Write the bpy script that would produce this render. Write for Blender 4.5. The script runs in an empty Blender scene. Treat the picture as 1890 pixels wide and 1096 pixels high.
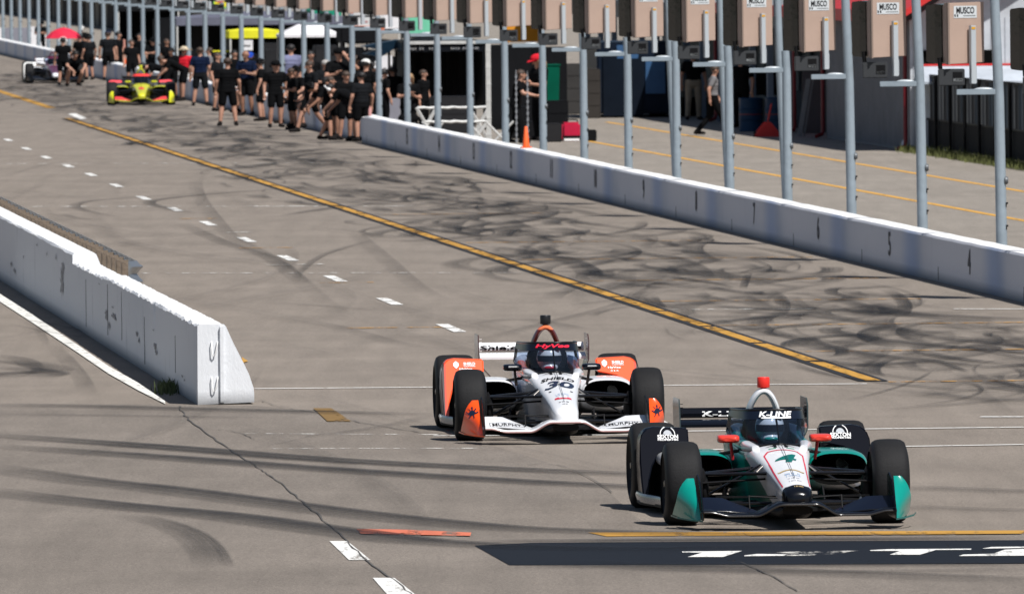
import bpy, bmesh, math, random
from math import sin, cos, pi, radians
from mathutils import Vector, Matrix
from mathutils.bvhtree import BVHTree
random.seed(7)
SC = bpy.context.scene
COL = SC.collection
# ------------------------------------------------------------------ camera
FPX, CH, HORIZ, ROLL = 22500.0, 4.6, -117.0, radians(0.5)
PITCH = math.atan((548.0 - HORIZ) / FPX)
camd = bpy.data.cameras.new('camera'); cam = bpy.data.objects.new('camera', camd); COL.objects.link(cam)
fwd = Vector((0, cos(PITCH), -sin(PITCH))); r0 = Vector((1, 0, 0)); u0 = Vector((0, sin(PITCH), cos(PITCH)))
rgt = r0 * cos(ROLL) - u0 * sin(ROLL); upv = u0 * cos(ROLL) + r0 * sin(ROLL)
CAMP = Vector((0, 0, CH))
cam.matrix_world = Matrix.Translation(CAMP) @ Matrix((rgt, upv, -fwd)).transposed().to_4x4()
camd.sensor_width = 36; camd.sensor_fit = 'HORIZONTAL'; camd.lens = FPX / 1890 * 36
camd.clip_start = 1; camd.clip_end = 8000
camd.dof.use_dof = True; camd.dof.focus_distance = 103; camd.dof.aperture_fstop = camd.lens / 30.0
SC.camera = cam
SC.render.resolution_x = 1024; SC.render.resolution_y = 593
# ------------------------------------------------------------------ light
SUN = Vector((0.33, -0.48, 0.85)).normalized()
w = bpy.data.worlds.new('World'); SC.world = w; w.use_nodes = True
nt = w.node_tree; bg = nt.nodes['Background']
sky = nt.nodes.new('ShaderNodeTexSky'); sky.sky_type = 'NISHITA'; sky.sun_disc = False
sky.sun_elevation = math.asin(SUN.z); sky.sun_rotation = math.atan2(SUN.x, SUN.y)
sky.air_density = 1.0; sky.dust_density = 1.0
nt.links.new(sky.outputs[0], bg.inputs[0]); bg.inputs[1].default_value = 0.05
sl = bpy.data.lights.new('sun', 'SUN'); sl.energy = 4.4; sl.angle = radians(0.5); sl.color = (1, 0.97, 0.93)
so = bpy.data.objects.new('sun', sl); COL.objects.link(so); so.location = (20, 60, 60)
so.rotation_euler = SUN.to_track_quat('Z', 'Y').to_euler()
SC.view_settings.view_transform = 'Standard'; SC.view_settings.look = 'None'
SC.view_settings.exposure = 0.35; SC.view_settings.gamma = 1.0
SC.cycles.transparent_max_bounces = 48
# ------------------------------------------------------------------ photo -> place helpers
def ray(x, y): return (fwd * FPX + rgt * (x - 945.0) + upv * (548.0 - y)).normalized()
def G(x, y, z=0.0):
    d = ray(x, y); t = (z - CH) / d.z; return CAMP + d * t
LN = 0.079                                    # lane direction: x falls 0.079 per metre of depth
def W(x, y, a):                               # point on the vertical plane X + LN*Y = a
    d = ray(x, y); t = a / (d.x + LN * d.y); return CAMP + d * t
def Q(x, y, dist):
    d = ray(x, y); return CAMP + d * (dist / d.y)
def L(a, d, z=0.0): return Vector((a - LN * d, d, z))
LYAW = math.atan(LN)
def sc(x, y):                                 # pixels per metre at ground point
    return FPX / G(x, y).y
# ------------------------------------------------------------------ object helpers
def tag(o, label=None, cat=None, group=None, kind=None):
    if label: o['label'] = label
    if cat: o['category'] = cat
    if group: o['group'] = group
    if kind: o['kind'] = kind
    return o
def empty(name, loc, rz, label, cat, group=None):
    o = bpy.data.objects.new(name, None); COL.objects.link(o); o.empty_display_size = 0.3
    o.location = loc; o.rotation_euler = (0, 0, rz); return tag(o, label, cat, group)
def dup(o, parent=None):
    c = o.copy(); COL.objects.link(c)
    if parent: c.parent = parent
    for ch in o.children: dup(ch, c)
    return c
class MB:
    def __init__(s): s.v = []; s.f = []; s.m = []
    def add(s, vs, fs, mi=0):
        b = len(s.v); s.v += [tuple(v) for v in vs]; s.f += [tuple(i + b for i in f) for f in fs]; s.m += [mi] * len(fs); return s
    def box(s, c, d, rz=0, mi=0, rx=0, ry=0, M=None):
        R = Matrix.Rotation(rz, 4, 'Z') @ Matrix.Rotation(ry, 4, 'Y') @ Matrix.Rotation(rx, 4, 'X')
        vs = []
        for x in (-.5, .5):
            for y in (-.5, .5):
                for z in (-.5, .5): vs.append(Vector(c) + (R @ Vector((x * d[0], y * d[1], z * d[2]))))
        return s.add(vs, [(0, 1, 3, 2), (4, 6, 7, 5), (0, 4, 5, 1), (2, 3, 7, 6), (0, 2, 6, 4), (1, 5, 7, 3)], mi)
    def b2(s, lo, hi, mi=0):
        return s.box([(lo[i] + hi[i]) / 2 for i in range(3)], [hi[i] - lo[i] for i in range(3)], mi=mi)
    def tube(s, pts, r, seg=8, mi=0, cap=True):
        pts = [Vector(p) for p in pts]; n = len(pts)
        rs = r if isinstance(r, (list, tuple)) else [r] * n
        vs = []; up = None
        for i, p in enumerate(pts):
            t = (pts[min(i + 1, n - 1)] - pts[max(i - 1, 0)]).normalized()
            if up is None:
                up = Vector((0, 0, 1)) if abs(t.z) < .9 else Vector((1, 0, 0))
            a = t.cross(up).normalized(); b = a.cross(t).normalized(); up = b
            for k in range(seg):
                an = 2 * pi * k / seg; vs.append(p + (a * cos(an) + b * sin(an)) * rs[i])
        fs = [(i * seg + k, i * seg + (k + 1) % seg, (i + 1) * seg + (k + 1) % seg, (i + 1) * seg + k) for i in range(n - 1) for k in range(seg)]
        if cap: fs += [tuple(range(seg - 1, -1, -1)), tuple((n - 1) * seg + k for k in range(seg))]
        return s.add(vs, fs, mi)
    def lathe(s, prof, axis='Z', c=(0, 0, 0), seg=32, mi=0, close=False):
        vs = []
        for (r, h) in prof:
            for k in range(seg):
                an = 2 * pi * k / seg; a, b = r * cos(an), r * sin(an)
                v = {'Z': (a, b, h), 'X': (h, a, b), 'Y': (a, h, b)}[axis]
                vs.append((v[0] + c[0], v[1] + c[1], v[2] + c[2]))
        n = len(prof); rng = n if close else n - 1
        fs = [(i * seg + k, i * seg + (k + 1) % seg, ((i + 1) % n) * seg + (k + 1) % seg, ((i + 1) % n) * seg + k) for i in range(rng) for k in range(seg)]
        return s.add(vs, fs, mi)
    def loft(s, secs, cap0=True, cap1=True, mi=0, closed=True):
        n = len(secs[0]); vs = [p for q in secs for p in q]
        kk = n if closed else n - 1
        fs = [(i * n + k, i * n + (k + 1) % n, (i + 1) * n + (k + 1) % n, (i + 1) * n + k) for i in range(len(secs) - 1) for k in range(kk)]
        if cap0: fs.append(tuple(range(n - 1, -1, -1)))
        if cap1: fs.append(tuple((len(secs) - 1) * n + k for k in range(n)))
        return s.add(vs, fs, mi)
    def prism(s, poly, axis, lo, hi, mi=0):    # poly: 2D points in the other two axes
        n = len(poly)
        def mk(p, h): return {'Y': (p[0], h, p[1]), 'X': (h, p[0], p[1]), 'Z': (p[0], p[1], h)}[axis]
        vs = [mk(p, lo) for p in poly] + [mk(p, hi) for p in poly]
        fs = [tuple(range(n)), tuple(range(2 * n - 1, n - 1, -1))] + [(k, k + n, (k + 1) % n + n, (k + 1) % n) for k in range(n)]
        return s.add(vs, fs, mi)
    def ball(s, c, r, seg=12, rings=8, mi=0, M=None):
        rr = r if isinstance(r, (list, tuple)) else (r, r, r); vs = []
        for i in range(rings + 1):
            th = pi * i / rings
            for k in range(seg):
                an = 2 * pi * k / seg
                v = Vector((rr[0] * sin(th) * cos(an), rr[1] * sin(th) * sin(an), rr[2] * cos(th)))
                if M: v = M @ v
                vs.append(Vector(c) + v)
        fs = [(i * seg + k, (i + 1) * seg + k, (i + 1) * seg + (k + 1) % seg, i * seg + (k + 1) % seg) for i in range(rings) for k in range(seg)]
        return s.add(vs, fs, mi)
    def mesh(s, name, mats, smooth=None, bevel=0):
        me = bpy.data.meshes.new(name); me.from_pydata(s.v, [], s.f)
        for m in (mats if isinstance(mats, (list, tuple)) else [mats]): me.materials.append(m)
        me.polygons.foreach_set('material_index', s.m)
        bm = bmesh.new(); bm.from_mesh(me)
        bmesh.ops.remove_doubles(bm, verts=bm.verts, dist=1e-5)
        bmesh.ops.dissolve_degenerate(bm, edges=bm.edges, dist=1e-6)
        if bevel:
            es = [e for e in bm.edges if len(e.link_faces) == 2 and e.calc_face_angle(0) > .5]
            bmesh.ops.bevel(bm, geom=es, offset=bevel, segments=2, affect='EDGES', clamp_overlap=True)
        bmesh.ops.recalc_face_normals(bm, faces=bm.faces)
        bm.to_mesh(me); bm.free()
        if smooth is not None:
            me.polygons.foreach_set('use_smooth', [True] * len(me.polygons))
            me.set_sharp_from_angle(angle=radians(smooth))
        return me
    def build(s, name, mats, parent=None, smooth=None, bevel=0):
        o = bpy.data.objects.new(name, s.mesh(name, mats, smooth, bevel)); COL.objects.link(o)
        if parent: o.parent = parent
        return o
def sub(o, lv):
    m = o.modifiers.new('sub', 'SUBSURF'); m.levels = lv; m.render_levels = lv; return o
def bake(o):
    dg = bpy.context.evaluated_depsgraph_get(); me = bpy.data.meshes.new_from_object(o.evaluated_get(dg))
    o.modifiers.clear(); o.data = me; return o
# ------------------------------------------------------------------ materials
def nodes(name):
    m = bpy.data.materials.new(name); m.use_nodes = True; t = m.node_tree
    return m, t, t.nodes['Principled BSDF']
def N(t, ty, **kw):
    n = t.nodes.new(ty)
    for k, v in kw.items():
        if k.startswith('i_'):
            key = k[2:]; key = int(key) if key.isdigit() else key.replace('_', ' ')
            n.inputs[key].default_value = v
        else: setattr(n, k, v)
    return n
def P(name, c, rough=.5, metal=0, coat=0, bump=0, bs=30, var=0, vs=3, spec=None):
    m, t, b = nodes(name)
    b.inputs['Base Color'].default_value = (*c, 1); b.inputs['Roughness'].default_value = rough; b.inputs['Metallic'].default_value = metal
    if coat: b.inputs['Coat Weight'].default_value = coat; b.inputs['Coat Roughness'].default_value = .06
    if spec is not None: b.inputs['Specular IOR Level'].default_value = spec
    if bump or var:
        tc = N(t, 'ShaderNodeTexCoord')
    if var:
        n = N(t, 'ShaderNodeTexNoise', i_Scale=vs, i_Detail=6.0, i_Roughness=.65); t.links.new(tc.outputs['Object'], n.inputs['Vector'])
        r = N(t, 'ShaderNodeValToRGB'); e = r.color_ramp.elements
        e[0].position = .3; e[1].position = .72
        e[0].color = (*[x * (1 - var) for x in c], 1); e[1].color = (*[min(1, x * (1 + var * .6)) for x in c], 1)
        t.links.new(n.outputs[0], r.inputs[0]); t.links.new(r.outputs[0], b.inputs['Base Color'])
    if bump:
        n = N(t, 'ShaderNodeTexNoise', i_Scale=bs, i_Detail=5.0); t.links.new(tc.outputs['Object'], n.inputs['Vector'])
        bp = N(t, 'ShaderNodeBump', i_Strength=bump, i_Distance=.02); t.links.new(n.outputs[0], bp.inputs['Height']); t.links.new(bp.outputs[0], b.inputs['Normal'])
    return m
def split_mat(name, base, layers, rough=.3, coat=.6):
    """layers: (nx,ny,nz,c,colour): colour where n.p > c in the part's own coordinates"""
    m, t, b = nodes(name); b.inputs['Roughness'].default_value = rough
    b.inputs['Coat Weight'].default_value = coat; b.inputs['Coat Roughness'].default_value = .06
    tc = N(t, 'ShaderNodeTexCoord'); prev = None
    for lay in layers:
        ab = N(t, 'ShaderNodeVectorMath', operation='MULTIPLY'); t.links.new(tc.outputs['Object'], ab.inputs[0]); ab.inputs[1].default_value = (1, 1, 1)
        src = ab
        if len(lay) > 5:                        # use |x|
            a2 = N(t, 'ShaderNodeVectorMath', operation='ABSOLUTE'); t.links.new(tc.outputs['Object'], a2.inputs[0])
            s1 = N(t, 'ShaderNodeSeparateXYZ'); s2 = N(t, 'ShaderNodeSeparateXYZ'); cb = N(t, 'ShaderNodeCombineXYZ')
            t.links.new(a2.outputs[0], s1.inputs[0]); t.links.new(tc.outputs['Object'], s2.inputs[0])
            t.links.new(s1.outputs[0], cb.inputs[0]); t.links.new(s2.outputs[1], cb.inputs[1]); t.links.new(s2.outputs[2], cb.inputs[2]); src = cb
        d = N(t, 'ShaderNodeVectorMath', operation='DOT_PRODUCT'); d.inputs[1].default_value = lay[:3]; t.links.new(src.outputs[0], d.inputs[0])
        g = N(t, 'ShaderNodeMath', operation='GREATER_THAN'); g.inputs[1].default_value = lay[3]; t.links.new(d.outputs['Value'], g.inputs[0])
        mx = N(t, 'ShaderNodeMix', data_type='RGBA'); t.links.new(g.outputs[0], mx.inputs[0])
        if prev is None: mx.inputs[6].default_value = (*base, 1)
        else: t.links.new(prev.outputs[2], mx.inputs[6])
        mx.inputs[7].default_value = (*lay[4], 1); prev = mx
    t.links.new(prev.outputs[2], b.inputs['Base Color'])
    return m
# ================================================================== GROUND
def asphalt(name, c, seed=0.0, dark=.86):
    m, t, b = nodes(name); tc = N(t, 'ShaderNodeTexCoord')
    mp = N(t, 'ShaderNodeMapping'); mp.inputs['Location'].default_value = (seed, seed * 2, 0); t.links.new(tc.outputs['Object'], mp.inputs[0])
    mp2 = N(t, 'ShaderNodeMapping'); mp2.inputs['Rotation'].default_value = (0, 0, -LYAW); mp2.inputs['Scale'].default_value = (1.4, .1, 1); t.links.new(mp.outputs[0], mp2.inputs[0])
    big = N(t, 'ShaderNodeTexNoise', i_Scale=.35, i_Detail=8.0, i_Roughness=.6); t.links.new(mp.outputs[0], big.inputs[0])
    strk = N(t, 'ShaderNodeTexNoise', i_Scale=2.2, i_Detail=7.0, i_Roughness=.65); t.links.new(mp2.outputs[0], strk.inputs[0])
    fine = N(t, 'ShaderNodeTexNoise', i_Scale=26.0, i_Detail=3.0, i_Roughness=.8); t.links.new(mp.outputs[0], fine.inputs[0])
    def ramp(src, lo, hi, a, bb):
        r = N(t, 'ShaderNodeMapRange'); t.links.new(src.outputs[0], r.inputs[0])
        r.inputs[1].default_value = lo; r.inputs[2].default_value = hi; r.inputs[3].default_value = a; r.inputs[4].default_value = bb; return r
    f1 = ramp(big, .3, .7, dark, 1.08); f2 = ramp(strk, .3, .7, .88, 1.08); f3 = ramp(fine, .3, .7, .74, 1.26); grit = N(t, 'ShaderNodeTexNoise', i_Scale=75.0, i_Detail=2.0, i_Roughness=.8); t.links.new(mp.outputs[0], grit.inputs[0]); f4 = ramp(grit, .3, .7, .55, 1.45)
    m1 = N(t, 'ShaderNodeMath', operation='MULTIPLY'); t.links.new(f1.outputs[0], m1.inputs[0]); t.links.new(f2.outputs[0], m1.inputs[1])
    m2 = N(t, 'ShaderNodeMath', operation='MULTIPLY'); t.links.new(m1.outputs[0], m2.inputs[0]); t.links.new(f3.outputs[0], m2.inputs[1])
    sc_ = N(t, 'ShaderNodeVectorMath', operation='SCALE'); sc_.inputs[0].default_value = c; m3 = N(t, 'ShaderNodeMath', operation='MULTIPLY'); t.links.new(m2.outputs[0], m3.inputs[0]); t.links.new(f4.outputs[0], m3.inputs[1]); t.links.new(m3.outputs[0], sc_.inputs['Scale'])
    t.links.new(sc_.outputs[0], b.inputs['Base Color']); b.inputs['Roughness'].default_value = .92; b.inputs['Specular IOR Level'].default_value = .25
    bp = N(t, 'ShaderNodeBump', i_Strength=.5, i_Distance=.006); t.links.new(fine.outputs[0], bp.inputs['Height']); t.links.new(bp.outputs[0], b.inputs['Normal'])
    return m
M_asph = asphalt('asphalt_pit', (.222, .190, .160))
M_asph2 = asphalt('asphalt_track', (.196, .169, .144), 31.0, .82)
M_apron = asphalt('concrete_apron', (.25, .222, .19), 57.0, .9)
def sheet(name, pts, z, mat, kind='structure'):
    vs = [(p[0], p[1], z) for p in pts]
    o = MB().add(vs, [tuple(range(len(vs)))]).build(name, mat); o.data.flip_normals() if o.data.polygons[0].normal.z < 0 else None
    return tag(o, kind=kind)
sheet('ground', [(-900, -200), (900, -200), (900, 4000), (-900, 4000)], 0, M_asph)
sheet('apron', [L(18.5, 60), L(60, 60), L(60, 1500), L(18.5, 1500)], .004, M_apron)
# track side of the pavement joint
jt = [G(-60, 744), G(120, 745), G(300, 747), G(470, 749), G(560, 757), G(700, 779), G(830, 801), G(940, 832), G(1040, 862), G(1120, 905), G(1180, 960), G(1400, 992), G(2050, 985)]
sheet('track', jt + [G(2200, 1300), G(-300, 1300)], .004, M_asph2)
# worn paint
def paint(name, c, wear=.35, sc_=9.0, rough=.7, aniso=(1, .12, 1), pos=None):
    m, t, b = nodes(name); b.inputs['Base Color'].default_value = (*c, 1); b.inputs['Roughness'].default_value = rough; b.inputs['Specular IOR Level'].default_value = .12
    tc = N(t, 'ShaderNodeTexCoord'); mp = N(t, 'ShaderNodeMapping'); mp.inputs['Scale'].default_value = aniso; t.links.new(tc.outputs['Object'], mp.inputs[0])
    n = N(t, 'ShaderNodeTexNoise', i_Scale=sc_, i_Detail=7.0, i_Roughness=.7); t.links.new(mp.outputs[0], n.inputs[0])
    r = N(t, 'ShaderNodeMapRange'); t.links.new(n.outputs[0], r.inputs[0]); r.inputs[1].default_value = wear; r.inputs[2].default_value = wear + .16
    tr = N(t, 'ShaderNodeBsdfTransparent'); mx = N(t, 'ShaderNodeMixShader'); out = t.nodes['Material Output']
    t.links.new(r.outputs[0], mx.inputs[0]); t.links.new(tr.outputs[0], mx.inputs[1]); t.links.new(b.outputs[0], mx.inputs[2]); t.links.new(mx.outputs[0], out.inputs[0])
    return m
PW = paint('paint_white', (.72, .71, .68), .3); PWf = paint('paint_white_faded', (.62, .6, .56), .46, 5)
PY = paint('paint_yellow', (.48, .26, .055), .31, 5); PYf = paint('paint_orange_faded', (.5, .27, .08), .42, 5)
PK = paint('paint_black', (.035, .036, .04), .24); PO = paint('paint_orange', (.60, .17, .10), .34, 6)
PN = paint('paint_navy', (.012, .014, .019), .2)
def markings(name, polys, mat, z=.008):
    b = MB()
    for p in polys:
        b.add([(q[0], q[1], z) for q in p], [tuple(range(len(p)))])
    o = b.build(name, mat); bm = bmesh.new(); bm.from_mesh(o.data)
    for f in bm.faces:
        if f.normal.z < 0: f.normal_flip()
    bm.to_mesh(o.data); bm.free()
    return tag(o, kind='structure')
# yellow lane line with black borders: lane coordinate from photo
ya = G(1600, 700); aY = ya.x + LN * ya.y
yb = G(400, 309); aY2 = yb.x + LN * yb.y
def lstrip(a0, a1, d0, d1): return [L(a0, d0), L(a1, d0), L(a1, d1), L(a0, d1)]
dn = G(1625, 704).y; df = G(155, 219).y
def aline(d): # lane offset of the line (straight in plan)
    k = (d - yb.y) / (ya.y - yb.y); return aY2 + (aY - aY2) * k
def cstrip(o0, o1, d0, d1): return [L(aline(d0) + o0, d0), L(aline(d0) + o1, d0), L(aline(d1) + o1, d1), L(aline(d1) + o0, d1)]
markings('lane_line_border', [cstrip(-.155, .155, dn, df)], PK)
ys = []; d = dn
while d < df:
    ys.append(cstrip(-.078, .078, d, min(d + 5.6, df))); d += 6.0
markings('lane_line', ys, PY, .0125)
fa, fb = G(95, 200), G(-10, 166)
markings('far_lane_line', [[fa + Vector((-.13, 0, 0)), fa + Vector((.13, 0, 0)), fb + Vector((.13, 0, 0)), fb + Vector((-.13, 0, 0))]], PY)
markings('lane_line_end', [[G(125, 211), G(140, 210), G(160, 219), G(148, 221)]], PW)
# white dashes down the middle of the lane
dsh = [(15, 259), (49, 275), (85, 291), (126, 307), (168, 323), (215, 343), (265, 366), (323, 387), (384, 413), (455, 443), (531, 477), (619, 515), (719, 557), (832, 606)]
pl = []
for i, (x, y) in enumerate(dsh):
    g = G(x, y); h = .075; l_ = 1.45
    for e in ((0, .46), (.52, 1)):
        s0, s1 = g.y - l_ + 2 * l_ * e[0], g.y - l_ + 2 * l_ * e[1]; a = g.x + LN * g.y
        pl.append([L(a - h, s0), L(a + h, s0), L(a + h, s1), L(a - h, s1)])
markings('lane_dashes', pl, PW)
markings('track_dashes', [[G(608, 1000), G(641, 1000), G(684, 1035), G(644, 1035)], [G(688, 1068), G(728, 1068), G(768, 1100), G(716, 1100)], [G(1211, 775), G(1222, 775), G(1246, 790), G(1232, 790)]], PW, .01)
def hline(x0, y0, x1, y1, w_):
    a, b = G(x0, y0), G(x1, y1); n = (b - a).normalized(); q = Vector((-n.y, n.x, 0)) * w_ / 2
    return [a - q, b - q, b + q, a + q]
markings('stall_lines_white', [hline(470, 718, 1600, 709, .13), hline(1215, 797, 1890, 789, .13), hline(1225, 832, 1890, 821, .12), hline(1810, 770, 1890, 770, .16), hline(1760, 571, 1900, 571, .16),
    hline(800, 805, 1180, 803, .1)], PW)
markings('stall_lines_worn', [hline(245, 505, 1010, 504, .3), hline(0, 303, 700, 301, .35), hline(60, 382, 760, 381, .4), hline(1240, 572, 1500, 571, .3), hline(370, 430, 470, 429, .35), hline(490, 490, 600, 488, .3),
    hline(455, 801, 830, 803, .14), hline(500, 829, 945, 828, .14)], PWf)
ol = []
for (x0, x1, y) in ((1060, 1640, 516), (1180, 1700, 554), (1290, 1890, 598), (1440, 1890, 647), (1640, 1890, 704), (950, 1500, 477), (860, 1300, 446), (440, 540, 458), (590, 690, 522), (640, 840, 605), (330, 400, 404), (700, 1010, 395)):
    ol.append(hline(x0, y + (x1 - x0) * .006, x1, y - (x1 - x0) * .004, .22))
markings('stall_lines_orange', ol, PYf)
markings('finish_line_orange', [[G(1085, 984), G(1895, 980), G(1895, 986), G(1120, 991)]], PY, .0085)
markings('red_orange_mark', [[G(658, 978), G(760, 980), G(870, 985), G(868, 991), G(760, 989), G(666, 987)]], PO, .0128)
markings('ochre_patch', [[G(578, 755), G(612, 755), G(648, 779), G(604, 779)]], paint('paint_ochre', (.21, .13, .05), .3), .012)
markings('yellow_fleck', [[G(446, 660), G(458, 668), G(448, 671)]], PY, .012)
markings('finish_band', [[G(876, 1008), G(980, 1003), G(1300, 1001), G(1895, 998), G(1895, 1041), G(940, 1044)]], PN, .0085)
def zz(pts): return [G(860 + x * .545, 940 + y * .545) for x, y in pts]
def zz(pts): return [G(1230 + x / 2.864, 985 + y / 2.864) for x, y in pts]
markings('finish_letters', [zz([(82, 100), (400, 97), (300, 129), (112, 129), (190, 106), (85, 106)]), zz([(412, 121), (480, 113), (640, 115), (620, 123), (412, 125)]),
    zz([(1075, 93), (1170, 88), (1612, 85), (1610, 91), (1425, 92), (1340, 117), (1180, 117), (1235, 97), (1080, 97)]), zz([(1672, 84), (1720, 76), (1900, 74), (1900, 81), (1675, 85)]), zz([(1790, 90), (1900, 86), (1900, 122), (1545, 124), (1570, 116), (1725, 112)])], PW, .0125)
markings('finish_letters_worn', [zz([(490, 106), (700, 100), (1020, 95), (940, 106), (700, 111)]), zz([(640, 117), (900, 111), (960, 108), (760, 122), (630, 124)])], PWf, .0125)
# white edge line beside the near barrier (left)
eg = [(-20, 531, 545), (60, 582, 597), (140, 636, 650), (200, 677, 691), (255, 708, 722), (305, 742, 747)]
markings('edge_line', [[G(eg[i][0], eg[i][1]), G(eg[i][0], eg[i][2]), G(eg[i + 1][0], eg[i + 1][2]), G(eg[i + 1][0], eg[i + 1][1])] for i in range(len(eg) - 1)], paint('paint_edge', (.7, .69, .65), .3, 7, aniso=(1, .35, 1)), .012)
# apron lines
yl = []
for (p, q) in (((1085, 261), (1900, 410)), ((1120, 226), (1900, 356))):
    a, b = G(*p), G(*q); yl.append([a + Vector((-.07, 0, 0)), a + Vector((.07, 0, 0)), b + Vector((.07, 0, 0)), b + Vector((-.07, 0, 0))])
markings('apron_lines', yl, paint('paint_apron_yellow', (.62, .33, .06), .28, 5), .009)
# ------------------------------------------------------------------ rubber marks and cracks
def spline(pts, n=8):
    pts = [Vector((p[0], p[1], 0)) for p in pts]; out = []
    for i in range(len(pts) - 1):
        p0, p1, p2, p3 = pts[max(i - 1, 0)], pts[i], pts[i + 1], pts[min(i + 2, len(pts) - 1)]
        for k in range(n):
            t = k / n; out.append(.5 * ((2 * p1) + (p2 - p0) * t + (2 * p0 - 5 * p1 + 4 * p2 - p3) * t * t + (3 * p1 - p0 - 3 * p2 + p3) * t ** 3))
    out.append(pts[-1]); return out
def rubber_mat():
    m, t, b = nodes('rubber_mark'); b.inputs['Base Color'].default_value = (.020, .0205, .023, 1); b.inputs['Roughness'].default_value = .6; b.inputs['Specular IOR Level'].default_value = .15
    uv = N(t, 'ShaderNodeUVMap'); uv.uv_map = 'UVMap'; sp = N(t, 'ShaderNodeSeparateXYZ'); t.links.new(uv.outputs[0], sp.inputs[0])
    def mth(op, a, bb=None, clamp=False):
        n = N(t, 'ShaderNodeMath', operation=op); n.use_clamp = clamp
        for i, q in enumerate((a, bb)):
            if q is None: continue
            if isinstance(q, (int, float)): n.inputs[i].default_value = q
            else: t.links.new(q, n.inputs[i])
        return n.outputs[0]
    # edge falloff across, fade along
    e = mth('MULTIPLY', mth('MULTIPLY', sp.outputs[0], mth('SUBTRACT', 1.0, sp.outputs[0])), 4.0)
    e = mth('MULTIPLY', e, 3.0, True); e = mth('MULTIPLY', e, mth('ADD', mth('MULTIPLY', sp.outputs[0], .75), .25))
    fr = mth('FRACT', sp.outputs[1])
    g = mth('MULTIPLY', mth('MULTIPLY', fr, mth('SUBTRACT', 1.0, fr)), 5.0, True)
    at = N(t, 'ShaderNodeAttribute'); at.attribute_name = 'strength'
    mp = N(t, 'ShaderNodeMapping'); mp.inputs['Scale'].default_value = (15, 1.5, 1); t.links.new(uv.outputs[0], mp.inputs[0])
    n1 = N(t, 'ShaderNodeTexNoise', i_Scale=1.0, i_Detail=4.0, i_Roughness=.6); t.links.new(mp.outputs[0], n1.inputs[0])
    tc = N(t, 'ShaderNodeTexCoord'); n2 = N(t, 'ShaderNodeTexNoise', i_Scale=3.2, i_Detail=8.0, i_Roughness=.75); t.links.new(tc.outputs['Object'], n2.inputs[0])
    r1 = N(t, 'ShaderNodeMapRange'); t.links.new(n1.outputs[0], r1.inputs[0]); r1.inputs[1].default_value = .32; r1.inputs[2].default_value = .66; r1.inputs[3].default_value = .48
    r2 = N(t, 'ShaderNodeMapRange'); t.links.new(n2.outputs[0], r2.inputs[0]); r2.inputs[1].default_value = .35; r2.inputs[2].default_value = .6; r2.inputs[3].default_value = .72
    a = mth('MULTIPLY', mth('MULTIPLY', e, g), mth('MULTIPLY', r1.outputs[0], r2.outputs[0]))
    a = mth('MULTIPLY', a, at.outputs['Fac'], True)
    tr = N(t, 'ShaderNodeBsdfTransparent'); mx = N(t, 'ShaderNodeMixShader'); out = t.nodes['Material Output']
    t.links.new(a, mx.inputs[0]); t.links.new(tr.outputs[0], mx.inputs[1]); t.links.new(b.outputs[0], mx.inputs[2]); t.links.new(mx.outputs[0], out.inputs[0])
    return m
RUB = rubber_mat()
class Ribbons:
    def __init__(s, z0): s.v = []; s.f = []; s.uv = []; s.st = []; s.z = z0; s.n = 0
    def add(s, path, w_, strength, raw=False):
        p = path if raw else spline(path); n = len(p); z = s.z; s.z += .000015; b = len(s.v); s.n += 1
        ln = [0.0]
        for i in range(1, n): ln.append(ln[-1] + (p[i] - p[i - 1]).length)
        for i in range(n):
            t = (p[min(i + 1, n - 1)] - p[max(i - 1, 0)]); t.z = 0; t.normalize(); q = Vector((-t.y, t.x, 0)) * w_ / 2
            for sgn in (-1, 1): s.v.append(tuple((p[i] + q * sgn).xy) + (z,))
        for i in range(n - 1):
            s.f.append((b + 2 * i, b + 2 * i + 1, b + 2 * i + 3, b + 2 * i + 2))
            k = s.n * 1.0
            u0, u1 = .002 + .996 * ln[i] / ln[-1], .002 + .996 * ln[i + 1] / ln[-1]
            s.uv += [(0, k + u0), (1, k + u0), (1, k + u1), (0, k + u1)]; s.st.append(strength)
    def build(s, name, mat, kind='structure'):
        me = bpy.data.meshes.new(name); me.from_pydata(s.v, [], s.f); me.materials.append(mat)
        uv = me.uv_layers.new(name='UVMap'); uv.data.foreach_set('uv', [c for q in s.uv for c in q])
        at = me.attributes.new('strength', 'FLOAT', 'FACE'); at.data.foreach_set('value', s.st)
        bm = bmesh.new(); bm.from_mesh(me)
        for f in bm.faces:
            if f.normal.z < 0: f.normal_flip()
        bm.to_mesh(me); bm.free()
        o = bpy.data.objects.new(name, me); COL.objects.link(o); return tag(o, kind=kind)
R = Ribbons(.0135)
def px(pts, w_, st, twin=None):
    g = [G(*p) for p in pts]; R.add(g, w_, st)
    if twin: R.add([q + Vector((twin, 0, 0)) for q in g], w_, st * .8)
px([(-60, 802), (0, 806), (300, 827), (600, 850), (945, 868), (1200, 878), (1420, 884)], .62, 1.0); px([(-60, 805), (0, 809), (300, 830), (600, 853), (945, 871), (1200, 881)], .25, .6)
px([(-60, 822), (0, 826), (300, 846), (600, 868), (945, 890), (1150, 900), (1500, 915)], .65, 1.0)
px([(-60, 858), (0, 868), (160, 890), (300, 905), (600, 944), (800, 966), (1000, 980), (1400, 990), (1890, 988)], .7, .85)
px([(-60, 903), (0, 912), (200, 934), (400, 953), (600, 980), (800, 1003), (1100, 1015), (1500, 1012)], .7, 1.0)
px([(225, 950), (300, 968), (350, 990), (380, 1018), (395, 1050)], .34, .6)
px([(-40, 749), (150, 752), (400, 758), (640, 764), (790, 768)], .8, .7)
px([(-40, 766), (150, 768), (300, 770), (480, 774)], .5, .3)
px([(1000, 1040), (1300, 1052), (1600, 1063), (1950, 1076)], .9, .5)
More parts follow.
